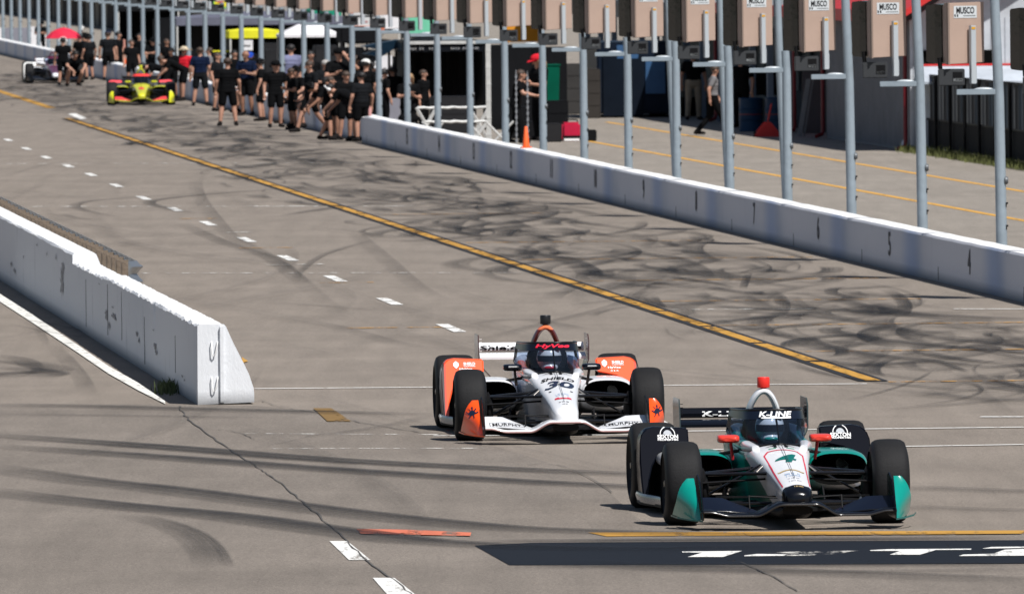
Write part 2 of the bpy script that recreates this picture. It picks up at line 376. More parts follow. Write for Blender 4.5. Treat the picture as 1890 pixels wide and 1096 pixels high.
px([(1640, 900), (1760, 905), (1950, 912)], .7, .4); px([(1640, 935), (1760, 941), (1950, 946)], .6, .35)
px([(860, 1003), (1000, 1001), (1300, 999), (1890, 996)], .6, .9); px([(900, 1048), (1100, 1047), (1500, 1045), (1950, 1043)], .5, .7)
px([(1130, 1050), (1500, 1058), (1950, 1052)], .5, .3)
px([(-20, 702), (30, 690), (70, 688), (100, 683), (60, 672), (-20, 664)], .5, .75); px([(-20, 678), (40, 682), (90, 690), (60, 698)], .5, .7)
px([(-20, 655), (40, 665), (60, 680)], .3, .4); px([(95, 640), (125, 668), (150, 700), (165, 735)], .22, .3); px([(30, 590), (70, 610), (85, 640)], .12, .25)
px([(-20, 585), (60, 594), (150, 612), (230, 640)], .1, .4); px([(20, 600), (110, 618), (180, 626)], .1, .35)
px([(520, 349), (400, 356), (250, 365), (165, 372), (138, 381), (160, 391), (220, 402)], .22, .5)
px([(640, 343), (520, 350), (400, 358), (300, 368), (275, 376), (310, 386), (365, 396)], .26, .65)
px([(385, 312), (362, 335), (368, 365), (400, 410), (430, 440), (490, 472), (540, 508), (600, 560), (660, 600)], .3, .25)
px([(690, 443), (600, 470), (556, 500), (545, 520)], .14, .5); px([(330, 412), (410, 448), (500, 478), (560, 525)], .3, .4)
px([(520, 400), (590, 388), (640, 380)], .25, .4); px([(100, 395), (150, 405), (200, 406)], .3, .35)
px([(0, 330), (120, 300), (260, 312)], .2, .2); px([(420, 560), (540, 562), (700, 575)], .3, .2)
px([(490, 590), (600, 600), (760, 640), (900, 640)], .3, .22); px([(850, 640), (1000, 600), (1150, 560), (1260, 500)], .25, .3)
px([(560, 810), (700, 790), (800, 768)], .2, .25); px([(880, 600), (960, 590), (1080, 610)], .3, .3)
px([(640, 420), (700, 470), (770, 530), (830, 560)], .3, .25); px([(470, 220), (560, 222), (650, 250)], .4, .35)
# launch marks from the pit stalls, random fans between line and wall
rnd = random.Random(11)
aW = 18.4
def inband(p, lo=13.3, hi=17.9): return all(lo < q.x + LN * q.y < hi for q in p)
for k in range(52):
    d0 = 126 + 9.4 * k; near = k < 32
    for j in range(24 if near else 6):          # launches curling out of the stall
        a = rnd.uniform(13.9, 17.6); d = d0 + rnd.uniform(-5, 5); th = rnd.gauss(.05, .16); ln = rnd.uniform(3, 13); kap = rnd.gauss(0, .05)
        if rnd.random() < .4: th += .25; kap = -abs(kap) * 1.2
        p = []; aa, dd = a, d
        for i in range(14):
            p.append(L(aa, dd)); aa -= sin(th) * ln / 13; dd -= cos(th) * ln / 13; th += kap * ln / 13
        if not inband(p, 12.4): continue
        st = rnd.choice((.2, .3, .4, .5, .7, .85)); wd = rnd.choice((.06, .12, .2, .3, .36, .4))
        R.add(p, wd, st, True)
        q2 = [q + Vector((rnd.choice((-1.5, 1.5)), 0, 0)) for q in p[:1]]; sh_ = Vector((q2[0].x - p[0].x, 0, 0)); q2 = [q + sh_ for q in p]
        if rnd.random() < .4 and inband(q2, 12.6): R.add(q2, wd, st * .7, True)
    for j in range(1 if near else 1):           # broad smudges of scrubbed rubber
        a = rnd.uniform(14.2, 17.0); d = d0 + rnd.uniform(-5, 5); ln = rnd.uniform(3, 9); th = rnd.gauss(0, .12)
        p = [L(a - sin(th) * ln * i / 8, d - cos(th) * ln * i / 8) for i in range(9)]
        if inband(p, 13.0, 18.2): R.add(p, rnd.uniform(.7, 1.4), rnd.uniform(.15, .35), True)
    for j in range(8 if near else 1):           # spun-wheel arcs
        a = rnd.uniform(14.3, 17.2); d = d0 + rnd.uniform(-5, 5); r_ = rnd.uniform(.25, .9); ph = rnd.uniform(2.0, 4.6); sw = rnd.uniform(.8, 2.2); st_ = rnd.uniform(3, 7)
        p = [L(a + r_ * cos(ph + sw * i / 11), d + st_ * r_ * sin(ph + sw * i / 11)) for i in range(12)]
        if inband(p): R.add(p, rnd.uniform(.12, .42), rnd.uniform(.4, 1.0), True)
    for j in range(9 if near else 3):           # hooks: quarter turns swung out of the box
        ra, rd = rnd.uniform(.4, 2.2), rnd.uniform(2.0, 8.0); a = rnd.uniform(13.6, 17.0); d = d0 + rnd.uniform(-5, 5); ph = rnd.choice((0, .5, 1, 1.5)) * pi + rnd.uniform(-.5, .5); sw = rnd.uniform(.9, 2.1); sg = rnd.choice((1, -1, 1))
        p = [L(a + ra * cos(ph + sw * i / 15 * sg), d + rd * sin(ph + sw * i / 15 * sg)) for i in range(16)]
        if inband(p, 12.9, 17.7):
            w0, s0 = rnd.choice((.05, .09, .16, .28, .34)), rnd.uniform(.35, 1.0); R.add(p, w0, s0, True)
            if rnd.random() < .35: R.add([q + Vector((rnd.choice((-.45, .45)), .6, 0)) for q in p[:1]] and [q + Vector((.42, .8, 0)) for q in p if q.x + LN * q.y < 17.2] if len([q for q in p if q.x + LN * q.y < 17.2]) > 4 else p, w0 * .6, s0 * .7, True)
    for j in range(5 if near else 2):           # shallow cross-lane streaks
        a = rnd.uniform(13.4, 16.8); d = d0 + rnd.uniform(-5, 5); l_ = rnd.uniform(.12, .4); sl_ = rnd.uniform(-.5, .5)
        p = [L(a + t * l_, d + t * sl_ + rnd.uniform(-.06, .06)) for t in range(6)]
        if inband(p, 12.8): R.add(p, rnd.uniform(.12, .5), rnd.uniform(.3, .8))
# faint long marks everywhere on the fast lane
for k in range(90):
    a = rnd.uniform(5.5, 13.5); d = rnd.uniform(112, 420); th = rnd.gauss(0, .1); ln = rnd.uniform(8, 40); kap = rnd.gauss(0, .006)
    p = []
    for i in range(12): p.append(L(a, d)); a -= sin(th) * ln / 11; d -= cos(th) * ln / 11; th += kap * ln / 11
    R.add(p, rnd.uniform(.15, .4), rnd.uniform(.05, .2), True)
for (x, y, w2, h2) in ((975, 270, 60, 3),): pass
R.build('rubber_marks', RUB, 'stuff')
# cracks
CR = P('crack_tar', (.085, .078, .072), .9)
def crack(pts, w_=.035, name='pavement_crack'):
    g = spline([G(*p) for p in pts], 7); rr = random.Random(len(pts) * 7 + int(pts[0][0]))
    g = [q + Vector((rr.uniform(-.012, .012), rr.uniform(-.1, .1), 0)) for q in g]; b = MB(); vs = []
    for i, q in enumerate(g):
        t = g[min(i + 1, len(g) - 1)] - g[max(i - 1, 0)]; n = Vector((-t.y, t.x, 0)).normalized() * w_ * rr.uniform(.06, .22)
        vs += [(q.x - n.x, q.y - n.y, .0118), (q.x + n.x, q.y + n.y, .0118)]
    b.add(vs, [(2 * i, 2 * i + 1, 2 * i + 3, 2 * i + 2) for i in range(len(g) - 1)])
    return b
cb = MB()
for pts, w_ in (([(330, 750), (345, 772), (380, 800), (430, 835), (470, 860), (500, 880), (545, 915), (590, 955), (640, 1000), (690, 1045), (750, 1090), (790, 1120)], .05),
                ([(480, 740), (520, 752), (580, 762), (650, 778), (760, 797), (830, 805)], .04), ([(390, 792), (440, 800), (470, 812)], .03),
                ([(440, 833), (520, 818), (600, 800)], .02), ([(1370, 1040), (1420, 1062), (1470, 1092)], .04), ([(940, 860), (1040, 862), (1130, 910)], .03)):
    c = crack(pts, w_); cb.add(c.v, c.f)
tag(cb.build('pavement_cracks', CR), kind='structure')
# ================================================================== WALLS
def conc(name, c=(.72, .74, .77), bands=False, stain=.5):
    m, t, b = nodes(name); tc = N(t, 'ShaderNodeTexCoord'); b.inputs['Roughness'].default_value = .75
    n = N(t, 'ShaderNodeTexNoise', i_Scale=3.0, i_Detail=8.0, i_Roughness=.7); mp = N(t, 'ShaderNodeMapping'); mp.inputs['Scale'].default_value = (1, .5, .22); t.links.new(tc.outputs['Object'], mp.inputs[0]); t.links.new(mp.outputs[0], n.inputs[0])
    r = N(t, 'ShaderNodeValToRGB'); e = r.color_ramp.elements; e[0].position = .22; e[0].color = (c[0] * (1 - stain), c[1] * (1 - stain), c[2] * (1 - stain), 1); e[1].position = .42; e[1].color = (*c, 1)
    t.links.new(n.outputs[0], r.inputs[0]); last = r.outputs[0]
    # chipped paint
    n2 = N(t, 'ShaderNodeTexNoise', i_Scale=11.0, i_Detail=9.0, i_Roughness=.75); mp2 = N(t, 'ShaderNodeMapping'); mp2.inputs['Scale'].default_value = (1, .35, .5); t.links.new(tc.outputs['Object'], mp2.inputs[0]); t.links.new(mp2.outputs[0], n2.inputs[0])
    r2 = N(t, 'ShaderNodeValToRGB'); q = r2.color_ramp.elements; q[0].position = .30; q[0].color = (.2, .19, .18, 1); q[1].position = .33; q[1].color = (1, 1, 1, 1)
    t.links.new(n2.outputs[0], r2.inputs[0]); mx = N(t, 'ShaderNodeMix', data_type='RGBA', blend_type='MULTIPLY'); mx.inputs[0].default_value = 1 if not bands else .3
    t.links.new(last, mx.inputs[6]); t.links.new(r2.outputs[0], mx.inputs[7]); last = mx.outputs[2]
    sp = N(t, 'ShaderNodeSeparateXYZ'); t.links.new(tc.outputs['Object'], sp.inputs[0])
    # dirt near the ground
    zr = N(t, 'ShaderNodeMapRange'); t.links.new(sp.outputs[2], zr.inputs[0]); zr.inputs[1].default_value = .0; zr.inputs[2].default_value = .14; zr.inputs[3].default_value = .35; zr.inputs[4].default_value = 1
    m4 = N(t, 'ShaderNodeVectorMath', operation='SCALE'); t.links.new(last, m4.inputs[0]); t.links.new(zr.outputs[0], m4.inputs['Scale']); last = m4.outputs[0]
    if bands:   # darker blue-grey strip every 9.14 m
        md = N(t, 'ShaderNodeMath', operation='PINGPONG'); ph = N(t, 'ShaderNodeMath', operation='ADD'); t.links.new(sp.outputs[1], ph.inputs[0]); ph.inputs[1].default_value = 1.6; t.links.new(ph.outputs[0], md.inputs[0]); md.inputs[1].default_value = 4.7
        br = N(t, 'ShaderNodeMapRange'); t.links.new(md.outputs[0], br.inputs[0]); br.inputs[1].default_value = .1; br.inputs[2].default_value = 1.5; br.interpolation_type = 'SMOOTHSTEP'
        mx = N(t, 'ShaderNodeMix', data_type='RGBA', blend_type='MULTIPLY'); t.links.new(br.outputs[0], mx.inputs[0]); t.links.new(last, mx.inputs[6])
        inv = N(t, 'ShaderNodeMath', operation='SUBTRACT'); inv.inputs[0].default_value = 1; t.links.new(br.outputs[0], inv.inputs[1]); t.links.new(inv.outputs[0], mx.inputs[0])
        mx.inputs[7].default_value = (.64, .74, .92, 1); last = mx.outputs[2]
    t.links.new(last, b.inputs['Base Color'])
    bp = N(t, 'ShaderNodeBump', i_Strength=.5, i_Distance=.02); t.links.new(n2.outputs[0], bp.inputs['Height']); t.links.new(bp.outputs[0], b.inputs['Normal'])
    return m
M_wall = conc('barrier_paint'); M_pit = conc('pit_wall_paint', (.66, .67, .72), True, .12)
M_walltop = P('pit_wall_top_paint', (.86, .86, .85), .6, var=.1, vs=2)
M_blk = P('joint_black', (.02, .02, .022), .8)
# near pit wall in its own frame: local +Y runs away along the lane
def wall_run(name, d0, d1, aL, th, h, label, roundend=False):
    n = int((d1 - d0) / 1.0); rr = random.Random(int(d0)); L0 = L(aL, d0); ln = (L(aL, d1) - L0).length
    root = empty(name, L0, LYAW, label, 'wall')
    secs = []
    for i in range(n + 1):
        y = ln * i / n; hh = h + rr.uniform(-.004, .004) ; k = 0
        if roundend and i == n: k = .1
        secs.append([(0 + rr.uniform(-.004, .004), y, 0), (0, y, .05), (0, y, hh - .03), (.02, y, hh - k), (th - .02, y, hh + .004 - k), (th, y, hh - .02), (th, y, 0)])
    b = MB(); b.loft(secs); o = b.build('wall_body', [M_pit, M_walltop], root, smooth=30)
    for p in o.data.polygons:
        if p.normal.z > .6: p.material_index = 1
    return root, ln
dW0 = 128.0; gA = G(667, 263); dW1 = gA.y; aW = gA.x + LN * gA.y; gB = G(1890, 558); print('wall a', aW, gB.x + LN * gB.y, dW1)
aW = (aW + gB.x + LN * gB.y) / 2
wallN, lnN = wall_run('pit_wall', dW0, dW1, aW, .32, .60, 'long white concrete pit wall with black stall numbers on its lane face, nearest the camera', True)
b = MB()
d = dW0 + 3
base = 381.5
for k in range(-1, 13):   # vertical joints
    dj = aW * FPX / (1e6 / (381.5 + 8.6 + 22.7 * k))
    if dW0 < dj < dW1: b.b2((-.003, dj - dW0 - .02, .02), (.003, dj - dW0 + .02, .2))
b.build('joint_lines', M_blk, wallN)
# ------------------------------------------------------------------ lettering
def text_mesh(txt, h, width=None, shear=0.0, bold=0.0, grid=0.0, spacing=1.0):
    cu = bpy.data.curves.new('t', 'FONT'); cu.body = txt; cu.size = 1; cu.shear = shear; cu.offset = bold; cu.resolution_u = 3
    cu.space_character = spacing; cu.align_x = 'LEFT'
    o = bpy.data.objects.new('t', cu); COL.objects.link(o); dg = bpy.context.evaluated_depsgraph_get()
    me = bpy.data.meshes.new_from_object(o.evaluated_get(dg)); bpy.data.objects.remove(o); bpy.data.curves.remove(cu)
    vs = [v.co.copy() for v in me.vertices]
    x0, x1 = min(v.x for v in vs), max(v.x for v in vs); y0, y1 = min(v.y for v in vs), max(v.y for v in vs)
    sy = h / (y1 - y0); sx = (width / (x1 - x0)) if width else sy
    for v in me.vertices: v.co = ((v.co.x - (x0 + x1) / 2) * sx, (v.co.y - (y0 + y1) / 2) * sy, 0)
    if grid:
        bm = bmesh.new(); bm.from_mesh(me)
        for _ in range(5):
            es = [e for e in bm.edges if e.calc_length() > grid]
            if not es: break
            bmesh.ops.subdivide_edges(bm, edges=es, cuts=1); bmesh.ops.triangulate(bm, faces=bm.faces)
        bm.to_mesh(me); bm.free()
    return me
def place_flat(me, name, mat, parent, org, u, v, off=0.0):
    u = Vector(u).normalized(); v = Vector(v).normalized(); n = u.cross(v)
    for q in me.vertices: q.co = Vector(org) + u * q.co.x + v * q.co.y + n * off
    me.materials.clear(); me.materials.append(mat)
    me.polygons.foreach_set('use_smooth', [False] * len(me.polygons))
    o = bpy.data.objects.new(name, me); COL.objects.link(o); o.parent = parent; return o
def poly_me(polys, grid=0.0):
    b = MB()
    for p in polys: b.add([(q[0], q[1], 0) for q in p], [tuple(range(len(p)))])
    me = bpy.data.meshes.new('p'); me.from_pydata(b.v, [], b.f)
    if grid:
        bm = bmesh.new(); bm.from_mesh(me); bmesh.ops.triangulate(bm, faces=bm.faces)
        for _ in range(6):
            es = [e for e in bm.edges if e.calc_length() > grid]
            if not es: break
            bmesh.ops.subdivide_edges(bm, edges=es, cuts=1); bmesh.ops.triangulate(bm, faces=bm.faces)
        bm.to_mesh(me); bm.free()
    return me
def place_proj(me, name, mat, parent, bvh, org, u, v, d, off=.004):
    """lay a flat mesh on a curved part: cast each vertex along d on the part"""
    u = Vector(u).normalized(); v = Vector(v).normalized(); d = Vector(d).normalized(); bad = set(); hits = []
    for q in me.vertices:
        p = Vector(org) + u * q.co.x + v * q.co.y; h = bvh.ray_cast(p - d * 2.0, d)
        if h[0] is None: bad.add(q.index); hits.append(p)
        else:
            n = h[1] if h[1].dot(d) < 0 else -h[1]; hits.append(h[0] + n * off - d * off * .3)
    for q in me.vertices: q.co = hits[q.index]
    if bad:
        bm = bmesh.new(); bm.from_mesh(me); bm.verts.ensure_lookup_table()
        bmesh.ops.delete(bm, geom=[bm.verts[i] for i in bad], context='VERTS'); bm.to_mesh(me); bm.free()
    me.materials.clear(); me.materials.append(mat)
    o = bpy.data.objects.new(name, me); COL.objects.link(o); o.parent = parent; return o
def bvh_of(*objs):
    vs = []; fs = []
    for o in objs:
        b = len(vs); vs += [v.co.copy() for v in o.data.vertices]; fs += [tuple(i + b for i in p.vertices) for p in o.data.polygons]
    return BVHTree.FromPolygons(vs, fs)
M_ink = P('ink_black', (.006, .006, .007), .6, spec=.15); M_inkw = P('ink_white', (.85, .85, .85), .5)
M_num = P('stall_number_ink', (.12, .12, .13), .8, spec=.1)
# stall numbers along the wall face (face looks at the lane, local -X)
for n_ in range(3, 16):
    dj = aW * FPX / (1e6 / (381.5 + 22.7 * (n_ - 4)))
    if dW0 + 1 < dj < dW1 - 1:
        me = text_mesh(str(n_), .33, .30 if n_ < 10 else .5, bold=.02)
        place_flat(me, 'lettering', M_num, wallN, (-.008, dj - dW0, .36), (0, -1, 0), (0, 0, 1), .0)
# far pit wall
gC = G(645, 252); gD = G(-30, 72)
a2 = aW + .12
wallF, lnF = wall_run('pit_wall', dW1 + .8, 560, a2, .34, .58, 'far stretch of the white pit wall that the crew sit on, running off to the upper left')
# ------------------------------------------------------------------ barriers at the left
bl0 = G(365, 747); bl1 = G(0, 517); bdir = (bl1 - bl0).normalized(); BYAW = math.atan2(-bdir.x, bdir.y)
bn = Vector((bdir.y, -bdir.x, 0))
def along(x, yrow_guess=None):   # distance along barrier face for image column x
    lo, hi = -5, 400
    for _ in range(50):
        m = (lo + hi) / 2; p = bl0 + bdir * m; X = (p - CAMP).dot(rgt) / (p - CAMP).dot(fwd) * FPX + 945
        if X > x: lo = m
        else: hi = m
    return lo
s1 = along(133 + 2); print('barrier step at', s1, 'len', along(0))
rootL = empty('concrete_barrier', bl0, BYAW, 'lower white concrete barrier, chipped, with two steel loops on its near end', 'barrier')
rr = random.Random(5)
def bsec(y, h, jag=0.0):
    w0 = .56; tw = .285
    return [(rr.uniform(-.004, .004), y, .0), (rr.uniform(-.003, .003), y, h * .5), (rr.uniform(-.007, .007) , y, h - .02 + rr.uniform(-.012, .012)), (.02, y, h + rr.uniform(-jag, jag)), (tw - .02, y, h + rr.uniform(-jag, jag) * .5), (tw, y, h - .015),
            (tw + .07, y, h * .78), (.43, y, h * .59), (.51, y, h * .38), (.555, y, .16), (w0, y, .1), (w0, y, .02)]
b = MB(); ys_ = [0.0]
while ys_[-1] < s1: ys_.append(min(ys_[-1] + .16, s1))
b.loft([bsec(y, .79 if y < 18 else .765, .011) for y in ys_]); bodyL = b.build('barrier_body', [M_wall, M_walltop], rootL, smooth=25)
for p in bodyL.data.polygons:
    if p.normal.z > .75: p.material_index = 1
# vertical groove and loops on the end face, joints on the side
b = MB(); b.b2((.222, -.035, .02), (.262, -.0, .775))
b.build('end_rib', M_wall, rootL, bevel=.004)
M_steel = P('steel_painted', (.72, .72, .7), .5)
for z in (.62, .27):
    b = MB(); b.tube([(.2, 0, z), (.2, -.03, z), (.195, -.04, z - .03), (.18, -.035, z - .11), (.16, -.03, z - .14), (.145, -.03, z - .12), (.14, -.03, z - .01), (.14, 0, z)], .0065, 8)
    b.build('steel_loop', M_walltop, rootL, smooth=60)
M_dk = P('joint_dark', (.16, .16, .17), .9)
for xx in (160, 200, 226, 268, 325):
    y = along(xx); b = MB(); z_a = rr.uniform(.03, .2); b.b2((-.007, y - .014, z_a), (-.003, y + .014, .79 * rr.uniform(.7, .93))); b.build('joint', M_dk, rootL)
bst = MB()
def splat(b, y, z, ry, rz, seed):
    q = random.Random(seed); n = 26; pts = []
    for i in range(n):
        an = 2 * pi * i / n; r = q.uniform(.3, 1.15); pts.append((-.0085, y + ry * r * cos(an), z + rz * r * sin(an)))
    b.add(pts, [tuple(range(n))])
for i, (x, z, ry, rz) in enumerate(((198, .38, .35, .07), (203, .27, .3, .05), (212, .40, .5, .045), (254, .36, .25, .035), (258, .30, .22, .03), (288, .33, .3, .045), (290, .28, .22, .03), (338, .2, .2, .02), (342, .17, .15, .015), (285, .5, .2, .01), (210, .5, .25, .012), (185, .68, .3, .008))):
    splat(bst, along(x), z, ry, rz, i)
bst.build('scrape_marks', P('scrape_grey', (.34, .34, .35), .9, var=.5, vs=30), rootL)
rootT = empty('concrete_barrier', bl0 + bdir * s1, BYAW, 'taller white concrete barrier stepping up behind the lower one at the left edge', 'barrier')
b = MB(); lt = 150
b.loft([[(p[0], p[1], p[2]) for p in bsec(y, .87, .003)] for y in [lt * i / 180 for i in range(181)]]); bodyT = b.build('barrier_body', [M_wall, M_walltop], rootT, smooth=25)
for p in bodyT.data.polygons:
    if p.normal.z > .75: p.material_index = 1
bst = MB()
for i, (x, z, ry, rz) in enumerate(((116, .45, .5, .2), (118, .62, .4, .1), (105, .72, .15, .04), (88, .7, .12, .03), (45, .5, .12, .035), (22, .32, .3, .05), (28, .25, .4, .04), (70, .75, .2, .02))):
    splat(bst, along(x) - s1, z, ry, rz, 40 + i)
bst.build('scrape_marks', P('scrape_grey_tall', (.40, .40, .41), .9, var=.5, vs=30), rootT)
# guard rail behind it
M_galv = P('galvanised', (.42, .44, .46), .35, .8, var=.2, vs=8); M_wood = P('weathered_wood', (.17, .13, .095), .9, var=.35, vs=14, bump=.5)
gr0 = bl0 + bdir * along(125) + bn * .84
GRE = empty('guard_rail', gr0, BYAW, 'galvanised guard rail on closely set brown timber posts behind the tall white barrier', 'guard rail')
b = MB(); prof = [(0, .74), (.03, .70), (.08, .67), (.03, .62), (.0, .58), (.03, .54), (.08, .49), (.03, .46), (0, .42)]
secs = [[(p[0], y, p[1]) for p in prof] + [(p[0] - .004, y, p[1]) for p in reversed(prof)] for y in [i * 2.0 for i in range(65)]]
b.loft(secs); b.build('rail_beam', M_galv, GRE, smooth=40)
b = MB(); b.loft([[(p[0] * cos(t) - sin(t) * .12, -sin(t) * .3 , p[1]) for p in prof] + [((p[0] - .004) * cos(t) - sin(t) * .12, -sin(t) * .3, p[1]) for p in reversed(prof)] for t in [i * pi / 2 / 8 for i in range(9)]])
b.build('end_terminal', M_galv, GRE, smooth=40)
pm = None
for i in range(100):
    if pm is None:
        b = MB(); b.b2((-.17, -.09, 0), (-.012, .09, .715)); o = b.build('post', M_wood, GRE, bevel=.008); pm = o.data
    else:
        o = bpy.data.objects.new('post', pm); COL.objects.link(o); o.parent = GRE
    o.location = (rr.uniform(-.006, .006), .35 + 1.2 * i, rr.uniform(-.01, .01))
# weeds at the barrier foot
M_weed = P('weed_green', (.055, .075, .025), .8)
def tuft(name, loc, n, h, r, label=None, kind=None, seed=0, mat=None, cat=None, spread=(1, 1)):
    q = random.Random(seed); b = MB()
    for i in range(n):
        x, y = q.gauss(0, r) * spread[0], q.gauss(0, r) * spread[1]; an = q.uniform(0, 2 * pi); hh = h * q.uniform(.4, 1.1); w_ = q.uniform(.004, .012); l_ = q.uniform(0, .5) * hh
        dx, dy = cos(an), sin(an)
        b.add([(x - dy * w_, y + dx * w_, 0), (x + dy * w_, y - dx * w_, 0), (x + dx * l_ * .4 + dy * w_ * .6, y + dy * l_ * .4 - dx * w_ * .6, hh * .6), (x + dx * l_, y + dy * l_, hh)], [(0, 1, 2), (0, 2, 3)])
    o = b.build(name, mat or M_weed); o.location = loc; return tag(o, label, cat, kind=kind)
tuft('weed_clump', G(311, 722), 260, .13, .1, 'small green weed clump at the foot of the lower white barrier', None, 3, cat='weed', spread=(.6, 4))
0 and tuft('weed_strip', G(240, 664), 300, .05, .07, None, 'stuff', 4, spread=(.5, 60))
# ================================================================== FLOODLIGHT POLES
M_pole = P('pole_galvanised_paint', (.27, .325, .37), .55, .1, var=.18, vs=2.5, bump=.2, bs=12)
M_tan = P('housing_tan', (.40, .29, .235), .55, 0, var=.08, vs=2); M_bal = P('ballast_grey', (.045, .048, .052), .5, 0, spec=.2)
M_lens = P('lens_dark', (.016, .020, .019), .06, 0, bump=.3, bs=1.3, var=.85, vs=1.6, spec=.6); M_brk = P('bracket_grey', (.46, .5, .53), .45, .2)  # visor colour is mottled to paint in the pale swooping reflections
M_lab = P('label_white', (.55, .58, .6), .5); M_warn = P('label_amber', (.6, .3, .02), .5)
aP = aW + .9; XV = 945 - LN * FPX
def pole_d(k): return aP * FPX / (1e6 / (372.7 + 21.42 * k))
def build_station(tall):
    r = empty('floodlight_pole', (0, 0, 0), 0, '-', 'floodlight pole', 'floodlight poles along the pit wall')
    b = MB(); top = 5.6 if tall else 2.79
    b.tube([(0, 0, 0), (-.02 if tall else 0, 0, 2.4), (-.13 if tall else -.015, 0, top)], [.075, .068, .058 if tall else .062], 20); b.tube([(0, 0, 0), (0, 0, .03)], .15, 20); b.build('pole', M_pole, r, smooth=40)
    b = MB(); b.prism([(-.58, 2.455), (-.05, 2.455), (-.05, 2.53), (-.58, 2.53)], 'Y', -.05, .05); b.build('arm', M_pole, r, bevel=.006)
    b = MB(); b.ball((-.22, 0, 2.525), (.13, .045, .028), 16, 8); b.build('arm_cap', M_brk, r, smooth=60)
    # housing: back panel (tan) turned towards the camera, lens side towards the lane
    Rz = Matrix.Rotation(radians(33), 4, 'Z'); c = Vector((-.47, .05, 3.27))
    def place(o):
        o.matrix_local = Matrix.Translation(c) @ Rz; return o
    b = MB(); b.loft([[(-.29, -.05, -.41), (.29, -.05, -.39), (.29, -.05, .41), (-.29, -.05, .40)], [(-.29, .03, -.41), (.29, .03, -.39), (.29, .03, .41), (-.29, .03, .40)], [(-.26, .12, -.37), (.25, .12, -.36), (.25, .12, .38), (-.26, .12, .37)]])
    hs = place(b.build('lamp_housing', M_tan, r, bevel=.006))
    b = MB(); b.b2((-.296, -.03, -.415), (-.27, -.056, .405)); b.build('housing_edge', P('edge', (.22, .165, .135), .5) if 'edge' not in bpy.data.materials else bpy.data.materials['edge'], hs)
    b = MB(); secs = []
    for (s_, y) in ((1, .12), (1.02, .28), (.98, .50), (.9, .53)):
        secs.append([(-.27 * s_, y, -.39 * s_), (.26 * s_, y, -.38 * s_), (.26 * s_, y, .39 * s_), (-.27 * s_, y, .38 * s_)])
    b.loft(secs); place(b.build('lamp_visor', M_lens, r, bevel=.01))
    b = MB(); b.b2((-.035, -.11, -.69), (.045, -.052, .08)); b.b2((.045, -.1, -.68), (.06, -.06, -.46)); bo = b.build('bracket', M_brk, r, bevel=.005); place(bo); bo.location += Vector((.06, 0, .02))
    b = MB(); b.b2((-.03, -.1145, .03), (.03, -.1125, .062)); q = b.build('warning_label', M_warn, bo)
    b = MB(); b.b2((-.2, -.0545, .2), (.17, -.0525, .36)); lb = b.build('name_plate', M_lab, hs)
    place_flat(text_mesh('MUSCO', .09, .29, bold=.03), 'lettering', M_ink, lb, (-.015, -.0565, .30), (1, 0, 0), (0, 0, 1))
    b = MB(); b.b2((-.19, -.0565, .215), (-.17, -.055, .25)); b.b2((-.15, -.0565, .215), (-.13, -.055, .25)); b.b2((-.05, -.0565, .225), (.15, -.055, .232)); b.build('plate_print', M_ink, lb)
    b = MB(); b.b2((-.82, -.07, 2.58), (-.47, .12, 2.80)); bb = b.build('ballast_box', M_bal, r, bevel=.01)
    place_flat(text_mesh('MUSCO', .045, .12, bold=.02), 'lettering', P('ballast_print', (.3, .32, .33), .5) if 'ballast_print' not in bpy.data.materials else bpy.data.materials['ballast_print'], bb, (-.56, -.0715, 2.655), (1, 0, 0), (0, 0, 1))
    b = MB(); b.b2((-.63, -.0715, 2.63), (-.5, -.0705, 2.76)); b.build('ballast_label', M_ink, bb)
    b = MB(); b.tube([(-.66, -.02, 3.2), (-.685, -.07, 3.16), (-.7, -.08, 3.1), (-.68, -.075, 3.02), (-.66, -.05, 2.98)], .009, 6); b.tube([(-.79, .0, 2.8), (-.8, 0, 2.95)], .03, 8); b.build('cable', M_ink, r, smooth=60)
    for z in (1.02, .72, .33, .1):
        b = MB(); b.b2((.06, -.04, z - .012), (.085, -.02, z + .012)); b.b2((.055, -.045, z - .05), (.068, -.035, z + .012)); b.build('step_bolt', M_ink, r)
    b = MB(); b.lathe([(.002, 0), (.05, .004), (.055, .03), (.04, .05)], 'X', (.04, -.02, 1.32), 14); b.build('hand_hole_cover', P('cover_dark', (.12, .13, .14), .5, .4) if 'cover_dark' not in bpy.data.materials else bpy.data.materials['cover_dark'], r, smooth=50)
    return r
ORD = ['', 'first', 'second', 'third', 'fourth', 'fifth', 'sixth', 'seventh', 'eighth', 'ninth', 'tenth', 'eleventh', 'twelfth', 'thirteenth', 'fourteenth', 'fifteenth', 'sixteenth', 'seventeenth', 'eighteenth', 'nineteenth', 'twentieth']
def ordn(n):
    if n <= 20: return ORD[n]
    t = {2: 'twenty', 3: 'thirty', 4: 'forty'}[n // 10]
    return {0: {20: 'twentieth', 30: 'thirtieth', 40: 'fortieth'}.get(n, ''), }.get(n % 10) or t + '-' + ORD[n % 10]
pT = build_station(True); pS = build_station(False)
for k in range(0, 39):
    if k == 0: o = pT
    elif k < 3: o = dup(pT)
    elif k == 3: o = pS
    else: o = dup(pS)
    o.location = L(aP, pole_d(k)); o.rotation_euler.z = rr.uniform(-.05, .05)
    o.rotation_euler.y = -.003
    o['label'] = ('tall ' if k < 3 else 'short ' if k < 13 else 'far thin ') + 'grey pole carrying a tan floodlight, %s from the right behind the pit wall' % ordn(k + 2)
